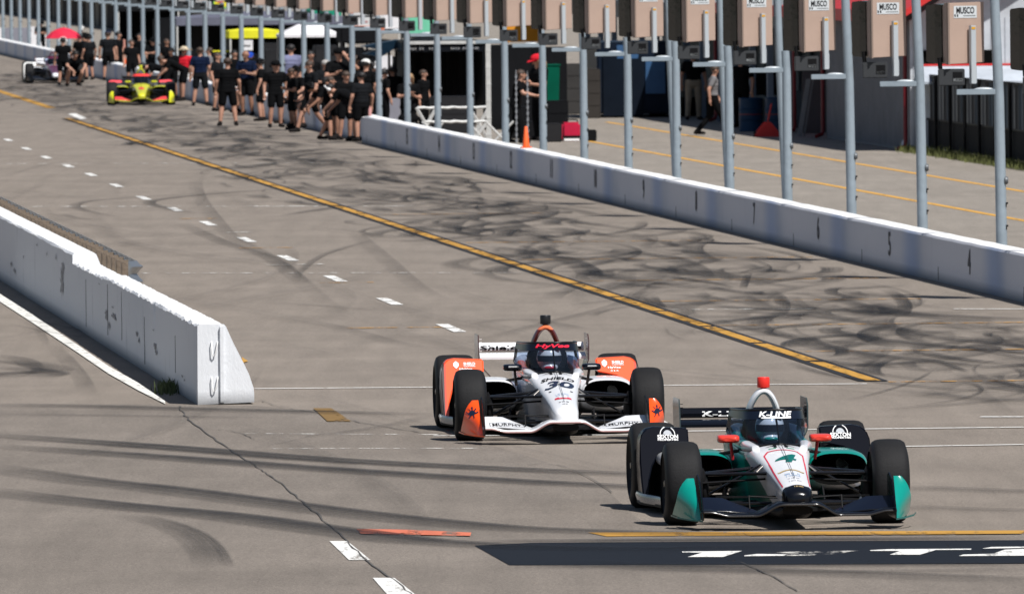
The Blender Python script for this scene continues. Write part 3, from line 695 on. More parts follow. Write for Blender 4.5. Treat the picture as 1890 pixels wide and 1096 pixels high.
# one more lamp reaches in from the pole beyond the right edge
o = dup(pT); o.location = L(aP, pole_d(-1)); o['label'] = 'floodlight cut by the right edge of the picture with only its dark visor showing'
for k in (3, 4, 5):
    b = MB(); b.tube([(0, 0, 0), (-.12, 0, 2.8), (-.2, 0, 5.6)], [.07, .062, .055], 16)
    o = b.build('tall_post', M_pole, smooth=40); o.location = L(aP + .05, pole_d(k) + .5)
    tag(o, 'tall plain grey post rising behind the %s floodlight pole from the right' % ordn(k + 2), 'post', 'tall posts behind the floodlight poles')
# traffic cone standing on/behind the wall
M_cone = P('cone_orange', (.85, .12, .02), .5); M_band = P('cone_band', (.7, .6, .55), .5)
def cone(loc, h, label, tall=False):
    r = empty('traffic_cone', loc, .2, label, 'traffic cone', 'traffic cones')
    b = MB(); b.b2((-.17 * h / .7, -.17 * h / .7, 0), (.17 * h / .7, .17 * h / .7, .025)); b.build('base', M_cone if not tall else M_ink, r, bevel=.008)
    b = MB(); b.lathe([(.12 * h / .7, .025), (.11 * h / .7, .06), (.028, h - .01), (.02, h), (.001, h)], seg=20); b.build('cone_body', M_cone, r, smooth=40)
    b = MB(); b.lathe([(.062 * h / .7 + .002, h * .6), (.04 * h / .7 + .002, h * .78)], seg=20); b.build('band', M_band, r, smooth=40)
    if tall:
        b = MB(); b.lathe([(.055, h * .62), (.05, h * 1.7), (.001, h * 1.72)], seg=16); b.build('sleeve', P('sleeve_%d' % int(loc[1]), (.55, .25, .2), .5, var=.5, vs=6), r, smooth=40)
    return r
pc = W(971, 276, aW + .16); cone((pc.x, pc.y, .604), (276 - 236) / (FPX / pc.y), 'orange traffic cone standing on top of the near pit wall')
pc = G(165, 138); cone(L(aW + 2.2, W(165, 100, aW + 2.2).y), .62, 'tall orange cone with striped sleeve beside the red umbrella', True)
cone(L(aW + 2.2, W(229, 100, aW + 2.2).y), .62, 'tall orange cone with striped sleeve left of the black awning', True)
# ================================================================== RACING CARS
def sell(cx, cz, hw, hz, y, n=2.6, seg=28, rot=0.0):
    out = []
    for k in range(seg):
        t = 2 * pi * k / seg; c, s_ = cos(t), sin(t)
        out.append((cx + hw * math.copysign(abs(c) ** (2 / n), c), y, cz + hz * math.copysign(abs(s_) ** (2 / n), s_)))
    return out
def tubsec(y, hw, zb, zt, crown=.03, tuck=.0, seg=9):
    """rounded-top section: crowned deck, soft shoulders, sides tucking in to the keel"""
    pts = []; sh = min(.06, hw * .45)
    for i in range(seg):                      # deck from left shoulder to right
        u = -1 + 2 * i / (seg - 1); x = u * (hw - sh); pts.append((x, y, zt - crown * (u * u) * .7))
    zc = zt - crown * .7
    for a in (60, 30, 0): pts.append((hw - sh + sh * cos(radians(a)), y, zc - sh + sh * sin(radians(a))))
    h = zc - sh - zb
    for f_ in (.35, .7): pts.append((hw - tuck * f_, y, zb + h * (1 - f_)))
    pts.append((hw - tuck - .015, y, zb + .01)); pts.append((hw - tuck - .05, y, zb)); 
    m = [(-p[0], p[1], p[2]) for p in reversed(pts[seg:])]
    return pts + m
TY = P('tyre_rubber', (.016, .016, .017), .7, 0, 0, .15, 60, var=.25, vs=5, spec=.16)
TYS = P('tyre_sidewall', (.010, .010, .011), .5, spec=.2); RIM = P('rim_black', (.008, .008, .009), .4, spec=.3); NUT = P('wheel_nut', (.35, .33, .3), .3, .8)
CARB = P('carbon', (.006, .006, .007), .3, 0, 0, spec=.3); CARBM = P('carbon_matt', (.008, .008, .009), .6, spec=.15); DEEP = P('duct_black', (.003, .003, .003), .9, spec=.05)
CHRO = P('brushed_metal', (.3, .28, .26), .35, .9)
def glass(name, c=(.42, .52, .68), alpha=.16):
    m, t, b = nodes(name); b.inputs['Base Color'].default_value = (.03, .045, .07, 1); b.inputs['Roughness'].default_value = .06
    tr = N(t, 'ShaderNodeBsdfTransparent'); tr.inputs[0].default_value = (*c, 1); mx = N(t, 'ShaderNodeMixShader'); mx.inputs[0].default_value = alpha
    out = t.nodes['Material Output']; t.links.new(tr.outputs[0], mx.inputs[1]); t.links.new(b.outputs[0], mx.inputs[2]); t.links.new(mx.outputs[0], out.inputs[0]); return m
GLS = glass('aeroscreen_glass')
def wheel(root, x, y, rad, wid, side, yaw=0):
    e = bpy.data.objects.new('wheel', None); COL.objects.link(e); e.parent = root; e.location = (x, y, rad - .004); e.rotation_euler = (0, 0, yaw)
    h = wid / 2; prof = [(.215, -h + .03), (.24, -h + .008), (rad * .72, -h - .004), (rad - .06, -h + .004), (rad - .022, -h + .018), (rad - .006, -h + .045), (rad, -h + .08), (rad + .002, 0), (rad, h - .08), (rad - .006, h - .045), (rad - .022, h - .018), (rad - .06, h - .004), (rad * .72, h + .004), (.24, h - .008), (.215, h - .03)]
    b = MB(); b.lathe(prof, 'X', seg=56); o = b.build('tyre', [TY, TYS], e, smooth=60)
    for p in o.data.polygons:
        if math.hypot(p.center[1], p.center[2]) < rad - .025: p.material_index = 1
    s = side; ho = h * s
    b = MB(); b.lathe([(.222, -h + .03), (.2, -h + .06), (.195, h - .06), (.222, h - .03)], 'X', seg=40)
    b.lathe([(.218, ho - s * .028), (.205, ho - s * .035), (.19, ho - s * .07), (.06, ho - s * .09), (.05, ho - s * .05), (.03, ho - s * .03), (.001, ho - s * .03)], 'X', seg=40)
    for k in range(10):
        a = 2 * pi * k / 10; b.tube([(ho - s * .065, .055 * cos(a), .055 * sin(a)), (ho - s * .032, .2 * cos(a), .2 * sin(a))], .011, 6)
    b.build('rim', RIM, e, smooth=50)
    b = MB(); b.lathe([(.026, ho - s * .03), (.026, ho - s * .008), (.001, ho - s * .005)], 'X', seg=12); b.build('wheel_nut', NUT, e, smooth=40)
    b = MB(); b.lathe([(.10, -ho + s * .02), (.12, -ho - s * .03), (.08, -ho - s * .05), (.001, -ho - s * .05)], 'X', seg=20); b.build('brake_duct', CARBM, e, smooth=40)
    return e
def spline3(pts, n=6):
    out = []; pts = [Vector(p) for p in pts]
    for i in range(len(pts) - 1):
        p0, p1, p2, p3 = pts[max(i - 1, 0)], pts[i], pts[i + 1], pts[min(i + 2, len(pts) - 1)]
        for k in range(n):
            t = k / n; out.append(.5 * ((2 * p1) + (p2 - p0) * t + (2 * p0 - 5 * p1 + 4 * p2 - p3) * t * t + (3 * p1 - p0 - 3 * p2 + p3) * t ** 3))
    out.append(pts[-1]); return out
def mir(pts): return [(-p[0], p[1], p[2]) for p in pts]
def racing_car(px_, py_, yaw, label, lv):
    g = G(px_, py_); R = empty('racing_car', g, yaw, label, 'racing car', 'open-wheel racing cars on the pit lane')
    # ---- tub and nose
    S = [(-1.09, .05, .205, .265, .0, 0), (-1.07, .085, .19, .30, .01, .0), (-1.02, .105, .18, .325, .015, .0), (-.94, .118, .175, .348, .02, .0), (-.7, .13, .165, .398, .028, .005), (-.4, .15, .155, .458, .034, .01), (-.05, .185, .14, .528, .04, .03),
         (.2, .215, .125, .575, .045, .05), (.38, .24, .115, .602, .035, .07), (.6, .255, .10, .59, .03, .05), (.9, .265, .09, .58, .02, .05), (1.3, .28, .08, .60, .01, .05), (1.62, .29, .07, .66, .01, .04), (1.9, .30, .07, .66, .02, .04), (2.4, .24, .07, .55, .02, .03), (3.0, .17, .1, .42, .02, .02), (3.3, .12, .14, .36, .02, .02)]
    b = MB(); b.loft([tubsec(*s) for s in S]); body = b.build('bodywork', [lv['body'], DEEP, lv.get('tip', lv['body'])], R, smooth=40)
    for p in body.data.polygons:
        c = p.center
        if .42 < c.y < 1.62 and p.normal.z > .6: p.material_index = 1
        if c.y < -.93 and 'tip' in lv: p.material_index = 2
    # ---- engine cover
    E = [(1.45, .10, .4, .76), (1.62, .125, .4, .80), (1.75, .13, .4, .815), (2.0, .115, .38, .78), (2.4, .085, .36, .68), (2.8, .055, .34, .56), (3.25, .03, .33, .46)]
    b = MB(); b.loft([sell(0, (z0 + z1) / 2, hw, (z1 - z0) / 2, y, 2.5, 20) for y, hw, z0, z1 in E]); b.build('engine_cover', lv['cover'], R, smooth=45)
    # cockpit shoulders either side of the opening
    for s in (-1, 1):
        b = MB(); secs = []
        for (y, x, z, r1, r2) in ((.36, .19, .575, .03, .025), (.55, .225, .578, .05, .04), (.9, .235, .585, .04, .045), (1.3, .24, .60, .04, .05), (1.6, .24, .63, .06, .08), (1.8, .19, .63, .07, .09)):
            secs.append(sell(s * x, z, r1, r2, y, 2.6, 16))
        b.loft(secs); b.build('cockpit_side', lv['side'], R, smooth=45)
    # head rest
    b = MB(); b.loft([sell(0, .66, .17, .11, 1.38, 3, 18), sell(0, .68, .19, .13, 1.45, 3, 18), sell(0, .70, .15, .13, 1.6, 3, 18)]); b.build('head_rest', CARBM, R, smooth=45)
    # ---- side pods
    for s in (-1, 1):
        def sp(y, cx, cz, hw, hz, n=3.2): return sell(s * cx, cz, hw, hz, y, n, 32)
        b = MB()
        outer = [sp(1.06, .535, .375, .225, .125, 2.8), sp(1.1, .535, .375, .237, .138, 2.8), sp(1.2, .535, .37, .245, .152, 3.2), (sp(1.6, .53, .355, .25, .17, 3.4)), sp(2.1, .50, .33, .25, .175, 3.0), sp(2.6, .42, .30, .23, .16, 2.8), sp(3.1, .28, .25, .14, .12, 2.4)]
        b.loft(outer, cap0=False); b.build('sidepod', lv['pod'], R, smooth=45)
        b = MB(); b.loft([sp(1.06, .535, .375, .225, .125, 2.8), sp(1.07, .535, .375, .212, .113, 2.8), sp(1.12, .535, .375, .208, .108, 2.8), sp(1.5, .50, .37, .16, .08, 2.8)], cap0=False); b.build('intake_duct', DEEP, R, smooth=45)
        # mirror on its stem
        b = MB(); mz = .635; x0, x1 = (s * .285, s * .445)
        b.loft([sell(s * .365, mz, .055, .015, .70, 3, 20), sell(s * .365, mz, .082, .026, .72, 4, 20), sell(s * .365, mz, .087, .032, .78, 5, 20), sell(s * .365, mz, .085, .032, .84, 5, 20)]); m_ = b.build('mirror', lv['mirror'], R, smooth=50)
        b = MB(); b.tube([(s * .345, .80, mz - .02), (s * .335, .82, .54), (s * .325, .84, .47)], .013, 8); b.build('stem', lv['stem'], m_, smooth=60)
        if lv.get('mtext'):
            place_flat(poly_me(lv['mtext']), 'lettering', M_inkw, m_, (s * .365, .699, mz + .012), (1, 0, 0), (0, 0, 1))
        b = MB(); b.tube([(s * .19, .9, .55), (s * .4, 1.15, .50)], .014, 8); b.build('mirror_brace', CARBM, R, smooth=60)
        # ---- rear wheel pods
        pol = [(.525, .655), (.80, .668), (.86, .655), (.905, .62), (.925, .56), (.932, .40), (.925, .25), (.915, .13), (.868, .13), (.858, .25), (.83, .36), (.78, .45), (.71, .495), (.62, .515), (.53, .535)]
        def yf(z): return 2.22 + max(0, (z - .13)) * .28 + max(0, z - .56) ** 2 * 12
        b = MB(); n = len(pol)
        fr = [(s * x, yf(z), z) for x, z in pol]; fr2 = [(s * (x * .985 + .01), yf(z) + .02, z * .99 + .005) for x, z in pol]; bk = [(s * x, 2.62, z) for x, z in pol]
        b.loft([fr, bk], True, True); o = b.build('wheel_pod', lv['wpod'], R, smooth=35, bevel=.012)
        # sidepod shoulder sweeping into the wheel pod
        b = MB(); b.loft([sell(s * .66, .40, .10, .06, 1.5, 2.4, 20), sell(s * .69, .41, .11, .07, 1.9, 2.4, 20), sell(s * .68, .42, .12, .06, 2.3, 2.4, 20), sell(s * .64, .44, .12, .05, 2.55, 2.4, 20)]); b.build('pod_shoulder', lv['shoulder'], R, smooth=45)
        # floor edge
        b = MB(); ep = spline3([(s * .76, 1.25, .10), (s * .80, 1.5, .115), (s * .84, 1.85, .12), (s * .925, 2.25, .125), (s * .93, 2.6, .13)], 5)
        b.loft([[(p.x - s * .05, p.y, p.z + .018), (p.x, p.y, p.z + .022), (p.x + s * .012, p.y, p.z), (p.x, p.y, p.z - .05), (p.x - s * .05, p.y, p.z - .05)] for p in ep]); b.build('floor_edge', lv['flooredge'], R, smooth=50)
        # bargeboard
        b = MB(); b.prism([(.7, .08), (1.05, .08), (1.05, .2), (.85, .26), (.7, .16)], 'X', s * .38, s * .392); b.build('bargeboard', CARBM, R)
    b = MB(); b.prism([(-.28, .75), (.28, .75), (.62, 1.1), (.77, 1.25), (.85, 1.9), (.93, 2.3), (.93, 2.62), (.5, 3.25), (-.5, 3.25), (-.93, 2.62), (-.93, 2.3), (-.85, 1.9), (-.77, 1.25), (-.62, 1.1)], 'Z', .055, .085); b.build('floor', CARBM, R, bevel=.006)
    # ---- wheels
    for s in (-1, 1):
        wheel(R, s * .812, 0, .328, .285, s, lv.get('steer', 0)); wheel(R, s * .765, 3.0, .343, .375, s)
    # ---- suspension
    def wish(pts_list, r, name='wishbone', mat=CARB):
        b = MB()
        for pts in pts_list:
            p0, p1 = Vector(pts[0]), Vector(pts[1]); d = (p1 - p0).normalized(); sd = d.cross(Vector((0, 0, 1))).normalized(); u = sd.cross(d)
            secs = []
            for p in (p0, p1): secs.append([p + sd * (r * 2.1 * cos(a)) + u * (r * .8 * sin(a)) for a in [2 * pi * k / 10 for k in range(10)]])
            b.loft(secs)
        b.build(name, mat, R, smooth=50)
    for s in (-1, 1):
        wish([((s * .16, -.22, .405), (s * .66, -.02, .392)), ((s * .19, .32, .425), (s * .66, .03, .395))], .017)
        wish([((s * .12, -.28, .175), (s * .67, .0, .16)), ((s * .2, .40, .16), (s * .67, .04, .16))], .016)
        wish([((s * .17, .02, .47), (s * .64, .0, .21))], .012, 'push_rod'); wish([((s * .15, -.16, .36), (s * .68, -.12, .33))], .011, 'steering_arm', CARBM)
        wish([((s * .18, -.05, .46), (s * .24, -.1, .41)), ((s * .25, -.1, .405), (s * .17, -.18, .40))], .007, 'fitting', CHRO)
        b = MB(); b.ball((s * .64, .0, .28), (.045, .12, .13), 14, 10); b.build('upright', CARBM, R, smooth=60)
        wish([((s * .16, 2.75, .35), (s * .6, 3.0, .38)), ((s * .16, 3.2, .35), (s * .6, 3.0, .38)), ((s * .16, 2.75, .17), (s * .6, 3.0, .17))], .016)
    # ---- front wing
    def wx(x):
        a = abs(x)
        t = min(1, max(0, (a - .13) / .20)); t = t * t * (3 - 2 * t); z = .195 - .085 * t
        if a > .55: z += .03 * min(1, (a - .55) / .12)
        y = -1.13 + .05 * t
        return y, z
    xs = [-.76 + 1.52 * i / 60 for i in range(61)]; b = MB(); secs = []
    for x in xs:
        y, z = wx(x); a = abs(x); ch = .26 if a > .2 else .2
        prof = [(0, 0), (.01, .012), (.05, .02), (.5, .026), (1, .03), (1, .025), (.5, .012), (.05, -.004)]
        secs.append([(x, y + q[0] * ch, z + q[1]) for q in prof])
    b.loft(secs); mp_ = b.build('wing_main_plane', lv['wing'], R, smooth=50)
    b = MB(); b.tube([(x, wx(x)[0] - .002, wx(x)[1] + .004) for x in xs], .0085, 8); b.build('leading_edge', lv['wing_edge'], mp_, smooth=60)
    for s in (-1, 1):
        b = MB(); secs = []
        for (x, yf_, zf, yb_, zb_) in ((.30, -.92, .125, -.80, .14), (.36, -.95, .125, -.76, .165), (.46, -.97, .13, -.72, .20), (.56, -.98, .138, -.70, .24), (.66, -.98, .142, -.70, .245), (.745, -.98, .142, -.70, .245)):
            secs.append([(s * x, yf_, zf), (s * x, yf_ - .004, zf + .012), (s * x, (yf_ + yb_) / 2, (zf + zb_) / 2 + .012), (s * x, yb_, zb_), (s * x, yb_, zb_ - .006), (s * x, (yf_ + yb_) / 2, (zf + zb_) / 2 + .002)])
        b.loft(secs); fl = b.build('wing_flap', lv['flap'], R, smooth=40)
        b = MB(); b.tube([(s * x_, y_ - .006, z_ + .002) for x_, y_, z_ in ((.30, -.92, .125), (.36, -.95, .125), (.46, -.97, .135), (.56, -.98, .145), (.745, -.98, .15))], .008, 8); b.build('flap_edge', lv['flap_edge'], fl, smooth=60)
        if lv.get('flaptext'):
            bv = bvh_of(fl); me = text_mesh(lv['flaptext'], .05, .27, bold=.01, grid=.03)
            place_proj(me, 'lettering', M_ink, fl, bv, (s * .53, -.9, .178), (1, 0, -.10 * s), (.04 * s, .3, 1), (0, .85, -.5), .004)
            me = poly_me([[(-.16, -.038), (.16, -.038), (.16, -.034), (-.16, -.034)], [(-.16, .034), (.16, .034), (.16, .038), (-.16, .038)], [(-.16, -.034), (-.156, -.034), (-.156, .034), (-.16, .034)], [(.156, -.034), (.16, -.034), (.16, .034), (.156, .034)]], .03)
            place_proj(me, 'text_frame', M_ink, fl, bv, (s * .53, -.9, .178), (1, 0, -.10 * s), (.04 * s, .3, 1), (0, .85, -.5), .004)
        # end plate: upright inner vane plus outward-flared panel
        b = MB(); b.prism([(-1.14, .085), (-.58, .085), (-.56, .40), (-.66, .425), (-.86, .38), (-1.06, .24), (-1.15, .15)], 'X', s * .742, s * .752); ip = b.build('end_plate', lv['ep_in'], R, bevel=.003)
        b = MB(); rows = []; nz = 9; nx = 9
        for i in range(nz):
            t = i / (nz - 1); z = .085 + .31 * t
            xi = .758 + .02 * t; yi = -1.12 + .42 * t; xo = .925 - .02 * t - .07 * t ** 4; yo = -.70 - .02 * t
            row = []
            for j in range(nx):
                u = j / (nx - 1); bulge = sin(u * pi) * .035 * (1 - t); row.append((s * (xi + (xo - xi) * u), yi + (yo - yi) * (u ** 1.5) - bulge * .5 + max(0, .42 - t) * .55 * (.35 + .65 * u), z + .02 * u * (1 - t) - .012 * sin(u * pi) * (1 - t)))
            rows.append(row)
        vs = [p for r_ in rows for p in r_] + [(p[0], p[1] + .008, p[2]) for r_ in rows for p in r_]; fs = []
        for i in range(nz - 1):
            for j in range(nx - 1):
                a_ = i * nx + j; fs.append((a_, a_ + 1, a_ + nx + 1, a_ + nx)); o_ = nz * nx; fs.append((o_ + a_, o_ + a_ + nx, o_ + a_ + nx + 1, o_ + a_ + 1))
        b.add(vs, fs); ep_ = b.build('end_plate_flare', lv['ep'], R, smooth=60)
        b = MB(); b.loft([[(s * x, y, z), (s * x, y, z + .012), (s * (x + .004), y + .05, z + .012), (s * (x + .004), y + .05, z)] for x, y, z in ((.75, -1.13, .075), (.84, -1.0, .08), (.92, -.84, .09), (.95, -.7, .10))]); b.build('foot_plate', lv['foot'], R)
        if lv.get('emblem'):
            em = [[(-.05, -.01), (-.02, .018), (.0, .03), (.03, .02), (.05, .0), (.03, -.02), (0, -.03), (-.03, -.03)], [(-.02, .018), (-.055, .045), (-.06, .05), (-.02, .03)], [(.0, .028), (-.01, .06), (.015, .065), (.012, .03)], [(.02, .02), (.05, .05), (.06, .045), (.035, .015)],
                  [(.04, .0), (.08, .015), (.085, .005), (.045, -.012)], [(-.04, -.01), (-.075, .01), (-.08, 0), (-.04, -.024)], [(-.02, -.025), (-.05, -.06), (-.04, -.065), (-.005, -.028)], [(.01, -.025), (.02, -.06), (.03, -.055), (.025, -.02)]]
            place_proj(poly_me([[(q[0] * .66, q[1] * .8) for q in e_] for e_ in em], .02), 'emblem', lv['emblem'], ep_, bvh_of(ep_), (s * .84, -1.2, .285), (1, 0, 0), (0, 0, 1), (0, 1, 0), .004)
        b = MB(); b.b2((s * .085 - .006, -1.02, .21), (s * .085 + .006, -.9, .25)); b.build('wing_pylon', lv['ep_in'], R)
        b = MB(); b.tube([(s * .36, -.86, .16), (s * .36, -.8, .26)], .006, 6); b.tube([(s * .36, -.8, .255), (s * .14, -.8, .24)], .006, 6); b.build('wing_stay', CARBM, R)
    b = MB(); b.loft([sell(0, .15, .12, .035, -.98, 2.6, 16), sell(0, .12, .13, .05, -.7, 2.6, 16), sell(0, .1, .16, .05, .2, 2.6, 16), sell(0, .09, .2, .04, .8, 2.6, 16)]); b.build('keel', CARBM, R, smooth=45)
    for s in (-1, 1):
        b = MB(); b.box((s * .365, -.61, .2425), (.47, .02, .015)); b.build('cross_rod', CARB, R)
    # ---- aeroscreen
    bc = spline3([(-.29, 1.62, .66), (-.275, 1.2, .615), (-.235, .85, .592), (-.17, .58, .592), (-.085, .42, .603), (0, .37, .608), (.085, .42, .603), (.17, .58, .592), (.235, .85, .592), (.275, 1.2, .615), (.29, 1.62, .66)], 5)
    tcv = spline3([(-.262, 1.62, .835), (-.256, 1.3, .842), (-.245, 1.05, .848), (-.205, .86, .853), (-.115, .75, .856), (0, .725, .857), (.115, .75, .856), (.205, .86, .853), (.245, 1.05, .848), (.256, 1.3, .842), (.262, 1.62, .835)], 5)
    nb = len(bc); rows = []
    for i in range(9):
        t = i / 8; rows.append([bc[j].lerp(tcv[j], t) + Vector((bc[j].x * .35 * sin(t * pi) * .16, -.018 * sin(t * pi), 0)) for j in range(nb)])
    b = MB(); b.loft(rows, False, False, closed=False); scr = b.build('aeroscreen', [GLS], R, smooth=80)
    b = MB(); b.loft([[p + Vector((p.x * .012, -.004, 0)) for p in (rows[0][j].lerp(rows[8][j], t_) for j in range(nb))] if False else [rows[k_][j] + Vector((rows[k_][j].x * .02, -.005, 0)) for j in range(nb)] for k_ in (6, 7, 8)], False, False, closed=False)
    band = b.build('sun_strip', lv['strip'], scr, smooth=80)
    b = MB(); b.tube([p + Vector((0, 0, .004)) for p in tcv], .011, 8); b.tube([p + Vector((0, -.0, -.004)) for p in bc], .012, 8); b.tube([bc[0], tcv[0]], .014, 8); b.tube([bc[-1], tcv[-1]], .014, 8)
    b.tube([rows[k_][nb // 2 - 0] + Vector((0, .012, 0)) for k_ in range(9)], .0085, 8); b.build('screen_frame', CARB, scr, smooth=60)
    b = MB(); b.tube([rows[2][nb // 2] + Vector((0, -.015, 0)), (0.0, .2, .60), (0, -.3, .50), (0, -.78, .395)], [.003, .0028, .0024, .0022], 6); b.build('pitot_wire', CARB, R)
    bvs = bvh_of(band)
    if lv['title']: place_proj(text_mesh(lv['title'], .042, .31 if lv['title'] != 'K-LINE' else .26, shear=.25, bold=.03, grid=.02), 'lettering', lv['title_m'], band, bvs, (0, .6, .826), (1, 0, 0), (0, .05, 1), (0, 1, 0), .005)
    if lv['title'] == 'K-LINE':
        place_proj(poly_me([[(-.115, 0), (.115, 0), (.12, .009), (-.11, .009)]], .02), 'title_rule', lv['title_m'], band, bvs, (0, .6, .795), (1, 0, 0), (0, .05, 1), (0, 1, 0), .005)
    # ---- roll hoop and camera pod
    b = MB(); hp = spline3([(-.118, 1.66, .80), (-.1, 1.63, .86), (-.065, 1.60, .93), (-.022, 1.585, .972), (.022, 1.585, .972), (.065, 1.60, .93), (.1, 1.63, .86), (.118, 1.66, .80)], 5); secs = []
    for i, p in enumerate(hp):
        t = (hp[min(i + 1, len(hp) - 1)] - hp[max(i - 1, 0)]).normalized(); nrm = Vector((0, 1, 0)).cross(t).normalized()
        secs.append([p + nrm * (.026 * cos(a)) + Vector((0, 1, 0)) * (.075 * sin(a) + .05) for a in [2 * pi * k / 14 for k in range(14)]])
    b.loft(secs); b.build('roll_hoop', lv['hoop'], R, smooth=50)
    b = MB(); b.lathe([(.001, .98), (.02, .98), (.018, 1.0), (.047, 1.006), (.05, 1.012), (.05, 1.08), (.046, 1.088), (.001, 1.09)], 'Z', (0, 1.62, 0), 20); b.build('camera_pod', lv['cam'], R, smooth=40, bevel=0)
    # ---- rear wing
    for nm, zc_, yc_, ch_, an, m_ in (('rear_wing_plane', .655, 3.45, .20, -13, lv['rw_low']), ('rear_wing_flap', .73, 3.66, .085, -66, lv['rw_up'])):
        b = MB(); a = radians(an); secs = []
        for x in (-.5, .5):
            pr = []
            for q in ((-.5, -.01), (-.48, .012), (-.2, .028), (.5, .004), (.5, -.004), (-.2, .004)):
                yy, zz_ = q[0] * ch_, q[1] * (1.0); pr.append((x, yc_ + yy * cos(a) + zz_ * sin(a), zc_ - yy * sin(a) + zz_ * cos(a)))
            secs.append(pr)
        b.loft(secs); o = b.build(nm, m_, R, smooth=50)
        if nm == 'rear_wing_flap' and lv.get('rwtext'):
            t_, x_, w_ = lv['rwtext']; tm = lv['rwtext_m']
            place_proj(text_mesh(t_, .04, w_, shear=.0, bold=.03, grid=.05), 'lettering', tm, o, bvh_of(o), (x_, 3.5, .748), (1, 0, 0), (0, .3, 1), (0, 1, -.2), .004)
    for s in (-1, 1):
        b = MB(); rws = [(.855, .512, 3.32, 3.78), (.80, .515, 3.25, 3.8), (.62, .512, 3.22, 3.78), (.56, .49, 3.22, 3.7), (.46, .40, 3.2, 3.5), (.34, .385, 3.18, 3.4)]
        secs = [[(s * x, y0, z), (s * x, y1, z), (s * (x + .01), y1, z), (s * (x + .01), y0, z)] for z, x, y0, y1 in rws]
        b.loft(secs); b.build('rear_end_plate', lv['rep'], R, smooth=30)
        b = MB(); b.prism([(3.1, .3), (3.3, .3), (3.5, .64), (3.42, .64)], 'X', s * .1 - .008, s * .1 + .008); b.build('rear_wing_pylon', CARB, R)
        b = MB()
        for k in range(5): b.b2((s * .505 - .004, 3.313 - .0, .70 + .028 * k), (s * .505 + .02, 3.322, .705 + .028 * k))
        b.build('end_plate_louvre', lv.get('louvre', CARBM), R)
    b = MB(); b.b2((-.45, 3.2, .1), (.45, 3.5, .2)); b.b2((-.06, 3.5, .2), (.06, 3.62, .34)); b.build('diffuser', CARBM, R, bevel=.01)
    # ---- lettering on the nose
    bvb = bvh_of(body)
    for (kind, a, y, h, wd, mat, xo) in lv['nose']:
        zt = .52
        dz = Vector((0, .35, -1)).normalized()
        if kind == 't': me = text_mesh(a, h, wd, shear=.25 if h > .1 else 0, bold=.03, grid=.025)
        else: me = poly_me(a, .03)
        place_proj(me, 'lettering' if kind == 't' else 'emblem', mat, body, bvb, (xo, y, .45), (1, 0, 0), (0, 1, .23), (0, .0, -1), .003 if kind == 't' else .0026)
    # pod panels
    for s in (-1, 1):
        wp = [o for o in R.children if o.name.startswith('wheel_pod')][0 if s < 0 else 1]
        bw = bvh_of(wp)
        for (kind, a, x, z, h, wd, mat) in lv['podtext']:
            me = text_mesh(a, h, wd, bold=.03, grid=.04) if kind == 't' else poly_me(a, .03)
            place_proj(me, 'lettering' if kind == 't' else 'emblem', mat, wp, bw, (s * .695 + x, 1.6, z), (1, 0, 0), (0, 0, 1), (0, 1, 0), .005)
        pods = [o for o in R.children if o.name.startswith('sidepod')]; pd = pods[0 if s < 0 else 1]
        if lv.get('podname'):
            place_proj(text_mesh(lv['podname'], .024, .22, bold=.0, grid=.03), 'lettering', lv['podname_m'], pd, bvh_of(pd), (s * .53, .8, .492), (1, 0, 0), (0, .3, 1), (0, 1, -.25), .004)
    return R
WHT = P('paint_gloss_white', (.8, .81, .83), .25, 0, .7); BLKP = P('paint_gloss_black', (.004, .005, .008), .2, 0, 0, spec=.3); RED = P('paint_red', (.72, .05, .03), .3, 0, .5)
TEAL = (.0, .25, .20); ORG = (.85, .08, .004)
teal = P('paint_teal', TEAL, .28, 0, .6); org = P('paint_orange_gloss', ORG, .28, 0, .6); NAVY = P('paint_navy_gloss', (.01, .014, .035), .25, 0, .6)
dteal = (.0, .12, .09)
g_body = split_mat('livery_body_white_teal', (0, .16, .12), [(-.0, -.34, 1, .30, (.8, .81, .83)), (0, 1, 0, .65, (.0, .33, .25)), (0, 1, 0, 1.9, (.01, .012, .02))])
g_pod = split_mat('livery_pod_teal_white', (.70, .71, .74), [(.0, .0, 1, .40, TEAL), (0, 1, .9, 2.75, (.01, .012, .02))])
w_body = split_mat('livery_body_white', (.8, .81, .83), [(0, 1, 0, 3.0, (.02, .02, .02))])
w_side = split_mat('livery_side_orange', (.8, .81, .83), [(0, 1, 0, .75, (.8, .2, .12)), (0, 1, 0, 1.45, (.7, .7, .74))])
w_wpod = split_mat('livery_wheelpod_orange', ORG, [(1, 0, 0, .882, (.55, .05, .02), 'abs'), (1, 0, 0, .90, (.05, .03, .03), 'abs')])
g_wpod = P('livery_wheelpod_black', (.003, .004, .008), .2, 0, 0, spec=.12)
INKT = P('ink_teal', (0, .13, .11), .4); INKR = P('ink_red', (.62, .03, .06), .4); INKG = P('ink_gold', (.45, .33, .15), .4); INKB = P('ink_pale_blue', (.35, .45, .6), .5)
def rect(x0, x1, y0, y1): return [(x0, y0), (x1, y0), (x1, y1), (x0, y1)]
def arc(r, t, a0, a1, n=14, sx=1, cx=0, cy=0):
    return [[(cx + r * sx * cos(a0 + (a1 - a0) * i / n), cy + r * sin(a0 + (a1 - a0) * i / n)), (cx + r * sx * cos(a0 + (a1 - a0) * (i + 1) / n), cy + r * sin(a0 + (a1 - a0) * (i + 1) / n)), (cx + (r - t) * sx * cos(a0 + (a1 - a0) * (i + 1) / n), cy + (r - t) * sin(a0 + (a1 - a0) * (i + 1) / n)), (cx + (r - t) * sx * cos(a0 + (a1 - a0) * i / n), cy + (r - t) * sin(a0 + (a1 - a0) * i / n))] for i in range(n)]
